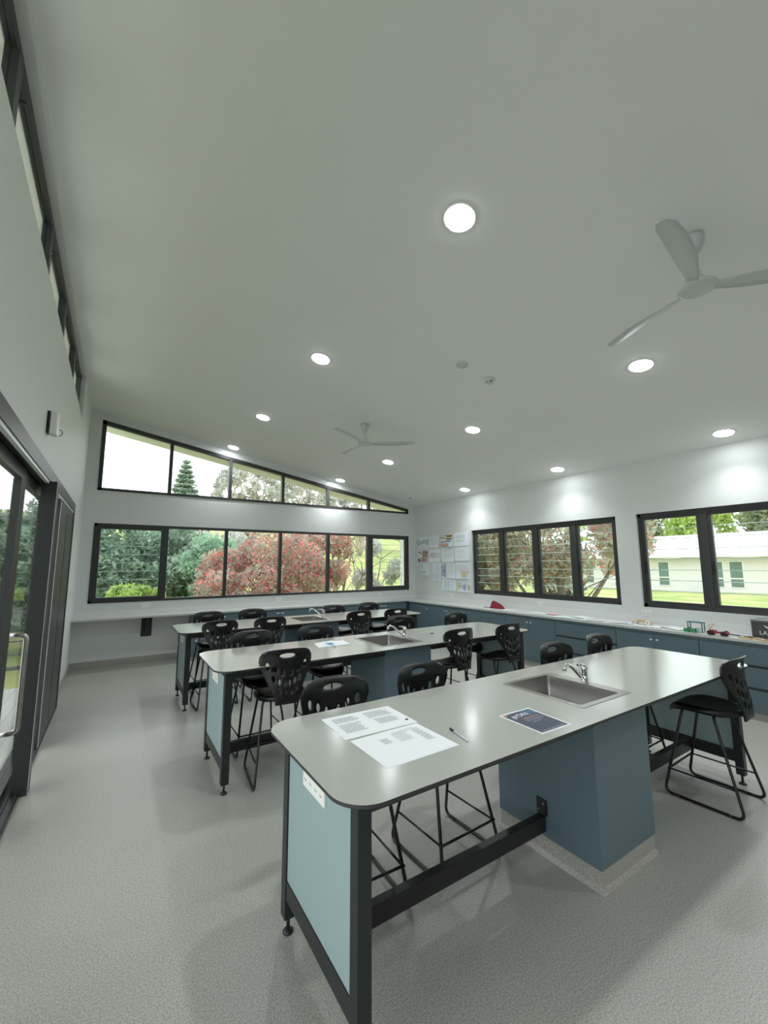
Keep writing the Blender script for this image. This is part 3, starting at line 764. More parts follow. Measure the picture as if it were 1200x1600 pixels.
sd = thing('smoke_detector', 'flat round grey-white smoke detector on the ceiling', 'detector', on_ceiling(3.80, 3.29))
q = MB(); q.lathe([(0.066, 0.0), (0.066, -0.012), (0.055, -0.020), (0.020, -0.022), (0.0, -0.022)], (0, 0, 0), 28, M=TILT)
for i in range(len(q.v)): q.v[i] = tuple(Vector(q.v[i])+on_ceiling(3.80, 3.29)-Vector((0, 0, 0.0015)))
q.build('housing', M_fan, sd)
q = MB(); q.lathe([(0.008, -0.022), (0.008, -0.026), (0.0, -0.026)], on_ceiling(3.80, 3.29), 12, M=TILT); q.build('indicator', M_white, sd)
se = thing('motion_sensor', 'white domed ceiling sensor with a dark lens beside the smoke detector', 'sensor', on_ceiling(4.245, 3.285))
q = MB(); q.lathe([(0.068, -0.0015), (0.070, -0.012), (0.060, -0.030), (0.040, -0.045), (0.0, -0.050)], on_ceiling(4.245, 3.285), 28, M=TILT); q.build('dome', M_fan, se)
bpt = on_ceiling(4.245, 3.285)
q = MB()
for dx, dy, r in ((-0.022, -0.045, 0.012), (-0.05, 0.0, 0.006), (0.01, 0.005, 0.007)):
    z = -0.040 if r > 0.01 else -0.043
    q.lathe([(0.0, -r), (r*0.7, -r*0.7), (r, 0), (0, 0.004)], bpt+Vector((dx, dy, z+0.004)), 10)
q.build('lens', M_dark, se)
sp = thing('sprinkler', 'tiny grey ceiling sprinkler near the back right corner', 'sprinkler', on_ceiling(6.99, 8.63))
q = MB(); q.lathe([(0.034, -0.0015), (0.033, -0.006), (0.012, -0.008), (0.010, -0.03), (0.022, -0.034), (0.0, -0.036)], on_ceiling(6.99, 8.63), 16, M=TILT); q.build('rosette', M_steel, sp)

# ------------------------------------------------------------------ alarm unit on the left wall
al = thing('wall_alarm', 'white wall-mounted alarm unit with a wire loop above the sliding door', 'alarm', (0, 4.46, 3.05))
q = MB(); q.bbox(0.0005, 0.022, 4.42, 4.52, 2.955, 3.145, 0.004); q.build('back_plate', M_black, al)
q = MB(); q.bbox(0.0225, 0.075, 4.42, 4.53, 2.945, 3.15, 0.008); q.build('cover', M_white, al)
q = MB(); q.tube([(0.078+0.025*math.sin(a), 4.54, 2.99+0.028*math.cos(a)) for a in [PI*k/10 for k in range(11)]], 0.003, 6); q.build('wire_loop', M_black, al)

# ------------------------------------------------------------------ papers, pen and flyer on the benches
M_ink = mat('grey_print', srgb(150, 155, 158), 0.8, noise=0.25, scale=300)
M_ink2 = mat('pale_green_print', srgb(186, 200, 198), 0.8, noise=0.1, scale=300)
def flat_quad(q, c, ux, uy, a0, a1, b0, b1, z, mi=0):
    vs = [Vector((*(Vector(c)+Vector(ux)*a+Vector(uy)*b), z)) for a, b in ((a0, b0), (a1, b0), (a1, b1), (a0, b1))]
    q.add(vs, [(0, 1, 2, 3)], mi)
def sheet_on_table(name, corners, z, label, cat, m=M_paper, group=None, curl=0.0):
    """corners: 4 xy points; a thin sheet with a slight lift"""
    c0, c1, c2, c3 = [Vector(p) for p in corners]; cc = (c0+c1+c2+c3)/4
    S = thing(name, label, cat, (cc.x, cc.y, z), group)
    n = 8; q = MB(); vs = []
    for lay in (0, 1):
        for j in range(n+1):
            for i in range(n+1):
                a, b = i/n, j/n; p = (c0*(1-a)+c1*a)*(1-b)+(c3*(1-a)+c2*a)*b
                e = max(abs(a-.5), abs(b-.5))*2
                vs.append((p.x, p.y, z+0.0006+curl*max(0, e-0.75)**2*8*(0.5+0.5*math.sin(5*a+3*b))-(0.0005 if lay else 0)))
    m_ = (n+1)**2; fs = []
    for j in range(n):
        for i in range(n):
            a = j*(n+1)+i; fs.append((a, a+1, a+n+2, a+n+1)); fs.append((m_+a+n+1, m_+a+n+2, m_+a+1, m_+a))
    q.add(vs, fs, 0, True); q.build('page', m, S, fix=False)
    return S, c0, c1, c2, c3
def print_block(q, cs, a0, a1, b0, b1, rows, z, mi=0, ragged=True):
    c0, c1, c2, c3 = cs
    P = lambda a, b: (c0*(1-a)+c1*a)*(1-b)+(c3*(1-a)+c2*a)*b
    for r in range(rows):
        b = b0+(b1-b0)*(r+0.5)/rows; hb = (b1-b0)/rows*0.22; a = a0; end = a1-(random.random()*0.25*(a1-a0) if ragged else 0)
        while a < end:
            w = random.uniform(0.012, 0.04); e = min(a+w, end)
            vs = [(*P(a, b-hb), z), (*P(e, b-hb), z), (*P(e, b+hb), z), (*P(a, b+hb), z)]
            q.add(vs, [(0, 1, 2, 3)], mi); a = e+0.008
S1, *cs = sheet_on_table('printed_sheet', [(1.592, 2.205), (2.020, 2.186), (2.016, 1.883), (1.580, 1.890)], HT, 'printed white page on the nearest bench, the one farther from the camera', 'paper', group='white pages on the nearest bench')
q = MB()
print_block(q, cs, 0.10, 0.45, 0.12, 0.34, 5, HT+0.0012); print_block(q, cs, 0.55, 0.92, 0.10, 0.40, 7, HT+0.0012)
print_block(q, cs, 0.10, 0.42, 0.42, 0.80, 9, HT+0.0012); print_block(q, cs, 0.58, 0.90, 0.46, 0.72, 6, HT+0.0012); q.build('print', M_ink, S1, fix=False, kind='stuff')
q = MB(); q.lathe([(0.010, 0.0012), (0.010, 0.0018), (0.0, 0.0018)], (1.987, 1.945, HT), 14); q.build('ink_dot', M_dark, S1)
S2, *cs = sheet_on_table('printed_sheet', [(1.593, 1.868), (2.000, 1.876), (2.006, 1.546), (1.596, 1.540)], HT, 'mostly blank white page on the nearest bench, nearer the front edge', 'paper', group='white pages on the nearest bench')
q = MB(); print_block(q, cs, 0.30, 0.42, 0.22, 0.40, 5, HT+0.0012, 0); print_block(q, cs, 0.52, 0.93, 0.10, 0.16, 2, HT+0.0012, 1); print_block(q, cs, 0.50, 0.72, 0.16, 0.45, 9, HT+0.0012, 1); print_block(q, cs, 0.80, 0.92, 0.16, 0.62, 12, HT+0.0012, 0)
q.build('print', [M_ink, M_ink2], S2, fix=False, kind='stuff')
# flyer
FL, c0, c1, c2, c3 = sheet_on_table('flyer', [(2.448, 1.700), (2.698, 1.697), (2.680, 1.404), (2.440, 1.407)], HT, 'dark blue printed flyer with white border on the nearest bench', 'flyer', curl=0.001)
cs = (c0, c1, c2, c3)
def on_sheet(a, b): return (c0*(1-a)+c1*a)*(1-b)+(c3*(1-a)+c2*a)*b
M_navy = mat('flyer_navy', srgb(58, 68, 88), 0.45, noise=0.08, scale=40); M_sky = mat('flyer_blue', srgb(110, 160, 205), 0.45, noise=0.2, scale=50)
M_org = mat('flyer_orange', srgb(190, 140, 95), 0.5, noise=0.1); M_wht = mat('flyer_white', srgb(240, 242, 245), 0.5, noise=0.02); M_gr = mat('flyer_grey', srgb(150, 156, 168), 0.5, noise=0.1)
q = MB(); pa = lambda a0, a1, b0, b1, z, mi: q.add([(*on_sheet(a, b), HT+z) for a, b in ((a0, b0), (a1, b0), (a1, b1), (a0, b1))], [(0, 1, 2, 3)], mi)
pa(0.05, 0.95, 0.04, 0.96, 0.0012, 0)
q.build('printed_panel', [M_navy], FL, fix=False)
q = MB()
for k in range(26):
    a, b = random.uniform(0.62, 0.93), random.uniform(0.05, 0.24); s = random.uniform(0.02, 0.06)
    if a+s < 0.95: pa(a, a+s, b, b+s*0.8, 0.0014, 0)
pa(0.06, 0.16, 0.05, 0.12, 0.0014, 1)
q.build('printed_picture', [M_sky, M_org], FL, fix=False, kind='stuff')
q = MB(); 
for (a0, a1, b, h, mi) in ((0.34, 0.86, 0.34, 0.035, 0), (0.30, 0.88, 0.42, 0.022, 1), (0.30, 0.84, 0.47, 0.022, 1), (0.36, 0.66, 0.54, 0.022, 1), (0.12, 0.9, 0.90, 0.016, 1), (0.12, 0.8, 0.93, 0.012, 1)):
    a = a0
    while a < a1: pa(a, min(a+0.05, a1), b, b+h, 0.0015, mi); a += 0.062
q.build('printed_lines', [M_org, M_gr], FL, fix=False, kind='stuff')
def text(parent, body, size, M, m, name='lettering', extr=0.0002):
    cu = bpy.data.curves.new(name, 'FONT'); cu.body = body; cu.size = size; cu.extrude = extr; cu.align_x = 'CENTER'; cu.align_y = 'CENTER'; cu.resolution_u = 3
    tmp = bpy.data.objects.new(name, cu); COL.objects.link(tmp); cu.materials.append(m)
    me = bpy.data.meshes.new_from_object(tmp.evaluated_get(bpy.context.evaluated_depsgraph_get()))
    bpy.data.objects.remove(tmp); bpy.data.curves.remove(cu)
    o = bpy.data.objects.new(name, me); COL.objects.link(o); o.parent = parent; o['kind'] = 'stuff'
    o.matrix_local = Matrix.Translation(-wl(parent)) @ M; return o
def frame_mat(origin, ux, uy):
    ux = Vector(ux).normalized(); uy = Vector(uy).normalized(); n = ux.cross(uy)
    return Matrix(((ux.x, uy.x, n.x, origin[0]), (ux.y, uy.y, n.y, origin[1]), (ux.z, uy.z, n.z, origin[2]), (0, 0, 0, 1)))
ux = (c1-c0); uy = (c0-c3)
text(FL, 'grON', 0.052, frame_mat((*on_sheet(0.42, 0.20), HT+0.0016), (ux.x, ux.y, 0), (uy.x, uy.y, 0)), M_wht)
# pen
def pen(p0, p1, z, label):
    p0, p1 = Vector((*p0, z+0.0055)), Vector((*p1, z+0.0055)); d = p1-p0
    P = thing('pen', label, 'pen', ((p0.x+p1.x)/2, (p0.y+p1.y)/2, z))
    q = MB(); q.tube([p0+d*0.20, p1-d*0.06, p1], [0.0045, 0.0045, 0.0015], 8); q.build('barrel', mat('clear_pen', srgb(205, 210, 214), 0.15, noise=0.05), P)
    q = MB(); q.tube([p0, p0+d*0.21], 0.0052, 8); q.build('cap', M_black, P)
pen((2.093, 1.708), (2.062, 1.541), HT, 'clear ballpoint pen with black cap beside the white pages')
# middle bench: loose sheets, marker, pen
sheet_on_table('printed_sheet', [(2.45, 4.30), (2.70, 4.36), (2.60, 4.04), (2.40, 4.06)], HT, 'loose white sheet with blue print under the marker on the middle bench', 'paper', group='loose sheets on the middle bench')
q = MB(); zz = HT+0.0024
S4, *cs4 = sheet_on_table('printed_sheet', [(2.55, 4.34), (2.80, 4.28), (2.76, 4.02), (2.52, 4.05)], HT+0.0015, 'crooked white sheet lying over another one on the middle bench', 'paper', group='loose sheets on the middle bench', curl=0.002)
q = MB(); P4 = lambda a, b: (cs4[0]*(1-a)+cs4[1]*a)*(1-b)+(cs4[3]*(1-a)+cs4[2]*a)*b
q.add([(*P4(a, b), HT+0.0036) for a, b in ((0.05, 0.35), (0.35, 0.3), (0.35, 0.75), (0.05, 0.8))], [(0, 1, 2, 3)]); q.build('blue_print', M_sky, S4, fix=False)
pen((2.545, 3.965), (2.545, 4.06), HT+0.004, 'short white marker on the loose sheets of the middle bench')
pen((3.93, 4.06), (3.80, 4.15), HT, 'dark pen on the middle bench to the right of its tap')

# ------------------------------------------------------------------ posters on the right wall
pal = dict(black=srgb(70, 72, 78), blue=srgb(80, 110, 190), navy=srgb(60, 70, 140), green=srgb(110, 140, 110), yellow=srgb(225, 205, 120), orange=srgb(222, 150, 96), red=srgb(178, 84, 84), pink=srgb(220, 180, 190), grey=srgb(158, 166, 176), olive=srgb(150, 155, 100), lilac=srgb(190, 180, 220), sky=srgb(140, 175, 215))
PM = {k: mat('marker_'+k, tuple(0.62*c+0.38*0.70 for c in v[:3]), 0.75, noise=0.08, scale=60) for k, v in pal.items()}
def poster(y0, y1, z0, z1, label, strokes=(), words=()):
    """y0 > y1: left to right seen from the room; strokes in 0..1 (a right, b up)"""
    P = thing('poster', label, 'poster', (W, (y0+y1)/2, z0), 'hand-drawn posters on the right wall')
    n = 6; q = MB(); vs = []; ph = random.random()*6
    for lay in (0, 1):
        for j in range(n+1):
            for i in range(n+1):
                a, b = i/n, j/n; lift = 0.022*max(0, 0.3-b)/0.3*(0.55+0.45*math.sin(2.5*a+ph))+0.006*a
                vs.append((W-0.0012-lift-(0.0008 if lay else 0), y0+(y1-y0)*a, z0+(z1-z0)*b))
    m_ = (n+1)**2; fs = []
    for j in range(n):
        for i in range(n):
            a = j*(n+1)+i; fs.append((a, a+1, a+n+2, a+n+1)); fs.append((m_+a+n+1, m_+a+n+2, m_+a+1, m_+a))
    q.add(vs, fs, 0, True); q.build('sheet', M_poster, P, fix=False)
    groups = {}
    for (c_, a0, b0, a1, b1) in strokes: groups.setdefault(c_, []).append((a0, b0, a1, b1))
    for c_, L in groups.items():
        q = MB()
        for a0, b0, a1, b1 in L:
            x = W-0.0300 if min(b0, b1) < 0.3 else W-0.0095; Y = lambda a: y0+(y1-y0)*a; Z = lambda b: z0+(z1-z0)*b
            q.add([(x, Y(a0), Z(b0)), (x, Y(a1), Z(b0)), (x, Y(a1), Z(b1)), (x, Y(a0), Z(b1))], [(0, 3, 2, 1)])
        q.build('marker_strokes', PM[c_], P, fix=False, kind='stuff')
    for (txt, c_, a, b, s, sl) in words:
        o = text(P, txt, s, frame_mat((W-0.009, y0+(y1-y0)*a, z0+(z1-z0)*b), (0, -1, sl), (0, sl, 1)), PM[c_], 'handwriting', 0.0003)
def scrib(c_, a0, a1, b0, b1, n, h=0.02):
    out = []
    for r in range(n):
        b = b1-(b1-b0)*(r+0.5)/n; a = a0
        while a < a1-0.02:
            w = random.uniform(0.03, 0.10); out.append((c_, a, b-h/2, min(a+w, a1), b+h/2)); a += w+0.03
    return out
def py(v, z): return v
poster(9.10, 8.67, 2.24, 2.57, 'white poster headed with large black handwriting, top row by the corner', scrib('grey', 0.1, 0.8, 0.08, 0.2, 2), [('Going', 'black', 0.45, 0.58, 0.21, 0.12)])
poster(8.64, 8.21, 2.25, 2.57, 'faint grey poster, second in the top row', scrib('grey', 0.2, 0.8, 0.25, 0.8, 4))
poster(8.17, 7.69, 2.26, 2.60, 'poster with green, yellow, blue and orange text bands, third in the top row',
       scrib('grey', 0.05, 0.5, 0.82, 0.92, 1, 0.08)+[('olive', 0.03, 0.62, 0.40, 0.76), ('yellow', 0.48, 0.55, 0.96, 0.95), ('olive', 0.50, 0.74, 0.92, 0.82), ('olive', 0.50, 0.56, 0.92, 0.62), ('navy', 0.06, 0.34, 0.32, 0.42), ('blue', 0.38, 0.36, 0.86, 0.48), ('orange', 0.03, 0.10, 0.72, 0.26), ('red', 0.10, 0.05, 0.7, 0.10)])
poster(7.65, 7.14, 2.26, 2.60, 'poster with two lines of grey handwriting, right end of the top row', scrib('grey', 0.2, 0.8, 0.55, 0.8, 2, 0.04)+scrib('black', 0.12, 0.7, 0.34, 0.42, 1, 0.03))
rnd = [(random.choice(['orange', 'orange', 'red', 'yellow', 'pink']), a, b, a+0.13, b+0.13) for a in np.arange(0.45, 0.9, 0.1) for b in np.arange(0.35, 0.9, 0.11)]
poster(9.11, 8.68, 1.88, 2.22, 'colourful orange and red collage poster beside the corner', [('green', 0.02, 0.74, 0.3, 0.86), ('green', 0.2, 0.66, 0.4, 0.76)]+rnd+[('red', 0.05, 0.05, 0.28, 0.3), ('black', 0.3, 0.05, 0.4, 0.18), ('red', 0.45, 0.05, 0.92, 0.3), ('pink', 0.2, 0.3, 0.6, 0.38), ('orange', 0.1, 0.12, 0.2, 0.24)])
poster(8.64, 8.17, 1.88, 2.23, 'white poster with faint pink columns, second in the second row', [('pink', 0.1+0.1*k, 0.3, 0.16+0.1*k, 0.68) for k in range(0, 9, 2)]+[('grey', 0.22, 0.35, 0.26, 0.66), ('grey', 0.42, 0.35, 0.45, 0.66)])
poster(8.14, 7.66, 1.88, 2.24, 'nearly blank poster with small pink heading, third in the second row', scrib('pink', 0.25, 0.55, 0.72, 0.86, 2)+scrib('grey', 0.25, 0.8, 0.2, 0.62, 5, 0.012))
poster(7.63, 7.12, 1.90, 2.24, 'nearly blank poster beside the window, right end of the second row', scrib('grey', 0.2, 0.5, 0.25, 0.3, 1, 0.03)+scrib('grey', 0.2, 0.7, 0.6, 0.75, 2, 0.012))
poster(9.02, 8.65, 1.54, 1.86, 'small white poster with grey-green sketch, left end of the third row', [('grey', 0.2, 0.6, 0.3, 0.85), ('green', 0.1, 0.2, 0.7, 0.26)]+scrib('grey', 0.1, 0.8, 0.12, 0.4, 3))
poster(8.49, 8.16, 1.40, 1.86, 'narrow poster with stacked blue writing lines in the third row', scrib('blue', 0.25, 0.85, 0.45, 0.9, 6, 0.014)+[('sky', 0.1, 0.1, 0.9, 0.12), ('sky', 0.1, 0.38, 0.9, 0.40), ('sky', 0.1, 0.1, 0.13, 0.4)]+scrib('navy', 0.2, 0.85, 0.14, 0.34, 3, 0.02))
poster(8.13, 7.62, 1.47, 1.86, 'poster with a thick blue letter at its left side, third row', [('blue', 0.06, 0.15, 0.14, 0.85), ('navy', 0.24, 0.08, 0.32, 0.92), ('blue', 0.14, 0.42, 0.24, 0.56)]+scrib('grey', 0.45, 0.9, 0.2, 0.8, 6, 0.012))
poster(7.60, 7.10, 1.47, 1.86, 'poster with pink and lilac writing around a yellow patch, third row', scrib('pink', 0.1, 0.9, 0.5, 0.85, 4, 0.03)+[('yellow', 0.42, 0.15, 0.78, 0.42), ('lilac', 0.3, 0.4, 0.8, 0.46), ('lilac', 0.82, 0.3, 0.9, 0.5)])
poster(8.14, 7.60, 1.17, 1.45, 'pale poster with faint blue columns, left in the bottom row', [('sky', 0.28, 0.15, 0.32, 0.85), ('sky', 0.48, 0.15, 0.51, 0.85)]+scrib('grey', 0.55, 0.85, 0.25, 0.75, 5, 0.014))
poster(7.58, 7.09, 1.16, 1.45, 'poster with yellow and blue paint strokes, right in the bottom row', [('yellow', 0.08, 0.2, 0.22, 0.85), ('yellow', 0.02, 0.35, 0.3, 0.5), ('sky', 0.42, 0.25, 0.52, 0.6), ('blue', 0.54, 0.15, 0.64, 0.55), ('lilac', 0.5, 0.55, 0.7, 0.62), ('orange', 0.8, 0.2, 0.94, 0.55), ('yellow', 0.78, 0.3, 0.84, 0.6)])

# ------------------------------------------------------------------ things on the right worktop
def lump(name, m, parent, c, rx, ry, h, seed, peak=0.0):
    r = random.Random(seed); q = MB(); n, R = 28, 12; vs = []; ph = [r.random()*6 for _ in range(6)]
    for i in range(R+1):
        t = i/R
        for k in range(n):
            a = 2*PI*k/n
            w = 1+0.13*math.sin(3*a+ph[0]+2*t)+0.09*math.sin(7*a+ph[1]-3*t)+0.05*math.sin(11*a+ph[2]+4*t)
            rad = (max(0, 1-t)**0.62)*w if i < R else 0.0
            x, y = rx*rad*math.cos(a), ry*rad*math.sin(a)
            z = h*t*(0.82+0.22*math.sin(2*a+ph[3])*(1-t)+0.06*math.sin(6*a+ph[4]))
            if peak: y += peak*t*t
            vs.append((c[0]+x, c[1]+y, c[2]+max(0.001, z)))
    fs = [(i*n+k, i*n+(k+1) % n, (i+1)*n+(k+1) % n, (i+1)*n+k) for i in range(R) for k in range(n)]+[[k for k in range(n)][::-1]]
    q.add(vs, fs, 0, True); return q.build(name, m, parent)
bag = thing('cloth_bag', 'crumpled dark red cloth bag lying on the right worktop under the window', 'bag', (7.36, 6.13, HB))
M_red = mat('dark_red_cloth', srgb(124, 32, 44), 0.85, noise=0.15, scale=30, bump=0.3)
lump('bag_body', M_red, bag, (7.36, 6.10, HB), 0.11, 0.18, 0.17, 3, 0.11)
q = MB(); q.tube([(7.30, 6.26, HB+0.012), (7.27, 6.33, HB+0.008), (7.28, 6.42, HB+0.006)], 0.006, 8); q.build('strap', M_black, bag)
M_pink = mat('pink_paper', srgb(238, 190, 196), 0.7, noise=0.03); M_pgreen = mat('mint_paper', srgb(214, 232, 226), 0.7, noise=0.03)
def wsheet(x, y, w, h, rot, z, m, lab, lines=None):
    R = Matrix.Rotation(rot, 2); cs_ = [R @ Vector(p)+Vector((x, y)) for p in ((-w/2, -h/2), (w/2, -h/2), (w/2, h/2), (-w/2, h/2))]
    S, a, b, c_, d = sheet_on_table('paper_sheet', cs_, z, lab, 'paper', m, 'papers along the right worktop', 0.012)
    if lines:
        q = MB(); P = lambda s, t: (a*(1-s)+b*s)*(1-t)+(d*(1-s)+c_*s)*t
        for k in range(2):
            q.add([(*P(s, t), z+0.0022) for s, t in ((0.2+0.4*k, 0.1), (0.28+0.4*k, 0.1), (0.28+0.4*k, 0.9), (0.2+0.4*k, 0.9))], [(0, 1, 2, 3)])
        q.build('drawn_lines', lines, S, fix=False, kind='stuff')
wsheet(7.25, 5.72, 0.20, 0.28, 0.2, HB, M_paper, 'white sheet on the right worktop just before the red bag')
wsheet(7.28, 4.98, 0.26, 0.36, 0.3, HB, M_pgreen, 'pale mint sheet under the pink sheet on the right worktop')
wsheet(7.38, 4.80, 0.18, 0.28, -0.3, HB+0.004, M_pink, 'pink sheet on the right worktop under the four-bay window')
wsheet(7.20, 4.42, 0.30, 0.40, 0.15, HB, M_pgreen, 'pale green sheet with lifted edges on the right worktop')
wsheet(7.36, 4.20, 0.24, 0.34, -0.2, HB+0.004, M_paper, 'crumpled white sheet at the middle of the paper spread')
wsheet(7.22, 3.92, 0.22, 0.34, 0.5, HB, M_paper, 'white sheet with blue bands, left of two', PM['blue'])
wsheet(7.26, 3.55, 0.22, 0.34, 0.4, HB, M_paper, 'white sheet with blue bands, right of two', PM['blue'])
wsheet(7.24, 3.12, 0.26, 0.38, 0.1, HB, M_paper, 'white sheet under the small wooden car on the right worktop')
wsheet(7.30, 2.78, 0.22, 0.34, -0.5, HB+0.003, M_paper, 'white sheet between the wooden car and the green cart')
def wheel(q, x, y, z, r, w=0.012, axis='x'):
    d = Vector((w/2, 0, 0)) if axis == 'x' else Vector((0, w/2, 0)); q.tube([Vector((x, y, z))-d, Vector((x, y, z))+d], r, 16)
# small wooden car
zc = HB+0.004
car = thing('toy_car', 'small pale wooden model car with round white wheels', 'toy', (7.33, 3.24, zc), 'student model vehicles')
q = MB(); q.bbox(7.295, 7.365, 3.12, 3.36, zc+0.030, zc+0.052, 0.003); q.bbox(7.305, 7.355, 3.18, 3.30, zc+0.052, zc+0.066, 0.003); q.build('chassis', M_wood, car)
for y in (3.14, 3.34):
    for x in (7.280, 7.380):
        q = MB(); wheel(q, x, y, zc+0.036, 0.035, 0.014); wh = q.build('wheel', M_white, car)
        q = MB(); wheel(q, x+(-0.008 if x < 7.33 else 0.008), y, zc+0.036, 0.010, 0.006); q.build('axle_cap', M_mdf, wh)
# green cart with a teal frame
M_green = mat('green_plastic', srgb(40, 150, 95), 0.45, noise=0.05); M_tealp = mat('teal_plastic', srgb(50, 110, 115), 0.45, noise=0.05); M_redp = mat('red_plastic', srgb(165, 40, 55), 0.45, noise=0.05)
gc = thing('model_cart', 'bright green model cart carrying a teal open frame', 'toy', (7.16, 2.50, HB), 'student model vehicles')
q = MB(); q.bbox(7.11, 7.21, 2.47, 2.60, HB+0.020, HB+0.042, 0.004); q.build('bed', M_green, gc)
for y in (2.495, 2.585):
    for x in (7.105, 7.215):
        q = MB(); wheel(q, x, y, HB+0.026, 0.026, 0.014); q.build('wheel', M_green, gc)
q = MB()
for x in (7.12, 7.20):
    for y in (2.40, 2.56): q.tube([(x, y, HB+0.012 if y < 2.45 else HB+0.043), (x, y, HB+0.135)], 0.006, 6)
q.bbox(7.112, 7.208, 2.392, 2.568, HB+0.130, HB+0.142, 0.002); q.build('frame', M_tealp, gc)
q = MB(); q.bbox(7.12, 7.20, 2.39, 2.465, HB+0.002, HB+0.06, 0.004); q.build('clear_tub', glass_mat('clear_plastic', (0.86, 0.9, 0.9), 1.0), gc)
# red car with black wheels and a wooden arm
rc = thing('model_truck', 'red model truck with black wheels and a thin wooden arm', 'toy', (7.12, 2.23, HB), 'student model vehicles')
q = MB(); q.bbox(7.08, 7.16, 2.12, 2.34, HB+0.026, HB+0.046, 0.003); q.bbox(7.09, 7.15, 2.25, 2.31, HB+0.046, HB+0.062, 0.003); q.build('chassis', M_redp, rc)
for y in (2.16, 2.30):
    for x in (7.07, 7.17):
        q = MB(); wheel(q, x, y, HB+0.030, 0.030, 0.018); q.build('wheel', M_black, rc)
q = MB(); q.tube([(7.14, 2.30, HB+0.06), (7.18, 2.36, HB+0.10), (7.19, 2.28, HB+0.14)], 0.005, 6); q.tube([(7.14, 2.34, HB+0.05), (7.19, 2.28, HB+0.14)], 0.005, 6); q.build('arm', M_wood, rc)
# wood offcuts
for (x, y, l, w, h, r, m, lab) in ((7.16, 1.99, 0.16, 0.03, 0.012, 0.5, M_wood, 'pale wood offcut beside the red truck'), (7.10, 1.95, 0.14, 0.04, 0.016, 1.3, M_wood, 'flat wood offcut nearest the worktop edge'),
                                   (7.22, 1.88, 0.20, 0.025, 0.014, 1.0, M_mdf, 'brown wood stick in front of the dark box'), (7.10, 1.80, 0.15, 0.05, 0.022, 0.9, M_wood, 'thick pale wood block in front of the dark box'), (7.27, 2.05, 0.26, 0.02, 0.010, 1.2, M_black, 'thin black strip leading to the dark box')):
    q = MB(); q.bbox(x-l/2, x+l/2, y-w/2, y+w/2, HB+0.0005, HB+h, 0.002, 0, Matrix.Translation((x, y, 0)) @ Matrix.Rotation(r, 4, 'Z') @ Matrix.Translation((-x, -y, 0)))
    o = q.build('wood_offcut' if m is not M_black else 'black_strip', m); tag(o, lab, 'offcut', 'offcuts on the right worktop')
dw = thing('dowel', 'pale wooden dowel with white end at the right frame edge', 'dowel', (7.08, 1.70, HB))
q = MB(); q.tube([(7.075, 1.775, HB+0.012), (7.10, 1.60, HB+0.012)], 0.012, 12); q.build('rod', M_mdf, dw)
q = MB(); q.tube([(7.072, 1.79, HB+0.013), (7.075, 1.775, HB+0.013)], 0.013, 12); q.build('end_cap', M_white, dw)
# dark box with a white emblem
bx = thing('storage_box', 'dark grey box with white lettering on the right worktop', 'box', (7.42, 1.85, HB))
R = Matrix.Translation((7.25, 1.93, HB)) @ Matrix.Rotation(0.0, 4, 'Z')
M_box = mat('dark_grey_card', srgb(76, 78, 80), 0.6, noise=0.05)
q = MB(); q.bbox(7.26, 7.56, 1.50, 1.93, HB+0.001, HB+0.200, 0.004); q.build('carton', M_box, bx)
q = MB(); q.bbox(7.255, 7.565, 1.495, 1.935, HB+0.201, HB+0.222, 0.004); q.build('lid', mat('grey_lid', srgb(120, 124, 124), 0.6, noise=0.06), bx)
FX = 7.258
text(bx, 'LAZ', 0.066, frame_mat((FX, 1.798, HB+0.070), (0, -1, 0), (0, 0, 1)), M_wht, 'lettering', 0.0006)
q = MB(); wing = [(1.78, 0.165), (1.765, 0.145), (1.74, 0.125), (1.715, 0.115), (1.69, 0.12), (1.66, 0.15), (1.685, 0.14), (1.71, 0.145), (1.745, 0.15)]
q.prism(wing, lambda p, s: (FX-0.0008*s, p[0]+0.032, HB+p[1])); q.build('emblem', M_wht, bx)

# ------------------------------------------------------------------ outside: eaves, deck, lawn
q = MB(); so = lambda x: 4.615-CS*x
q.prism([(-0.14, so(-0.14)), (W+0.9, so(W+0.9)), (W+0.9, so(W+0.9)+0.06), (-0.14, so(-0.14)+0.06)], lambda p, s: (p[0], (D+0.131, D+0.80)[s], p[1]))
M_soffit = mat('soffit_paint', srgb(240, 242, 234), 0.7, noise=0.02)
q.build('trim_3', M_soffit, kind='structure')
q = MB(); q.prism([(-3.0, ceil_z(-3.0)+0.10), (-0.165, ceil_z(-0.165)+0.02), (-0.165, ceil_z(-0.165)+0.14), (-3.0, ceil_z(-3.0)+0.22)], lambda p, s: (p[0], (YB-0.1, D+0.6)[s], p[1]))
q.build('trim_4', M_soffit, kind='structure')
# veranda deck boards
dk = setting('deck', (-1.5, 3, -0.05))
M_deck = mat('pale_deck_board', srgb(222, 222, 219), 0.6, noise=0.06, scale=8)
x = -2.78
while x < -0.2:
    box('deck_board', (x, x+0.132, YB, 8.6, -0.07, -0.04), M_deck, dk); x += 0.138
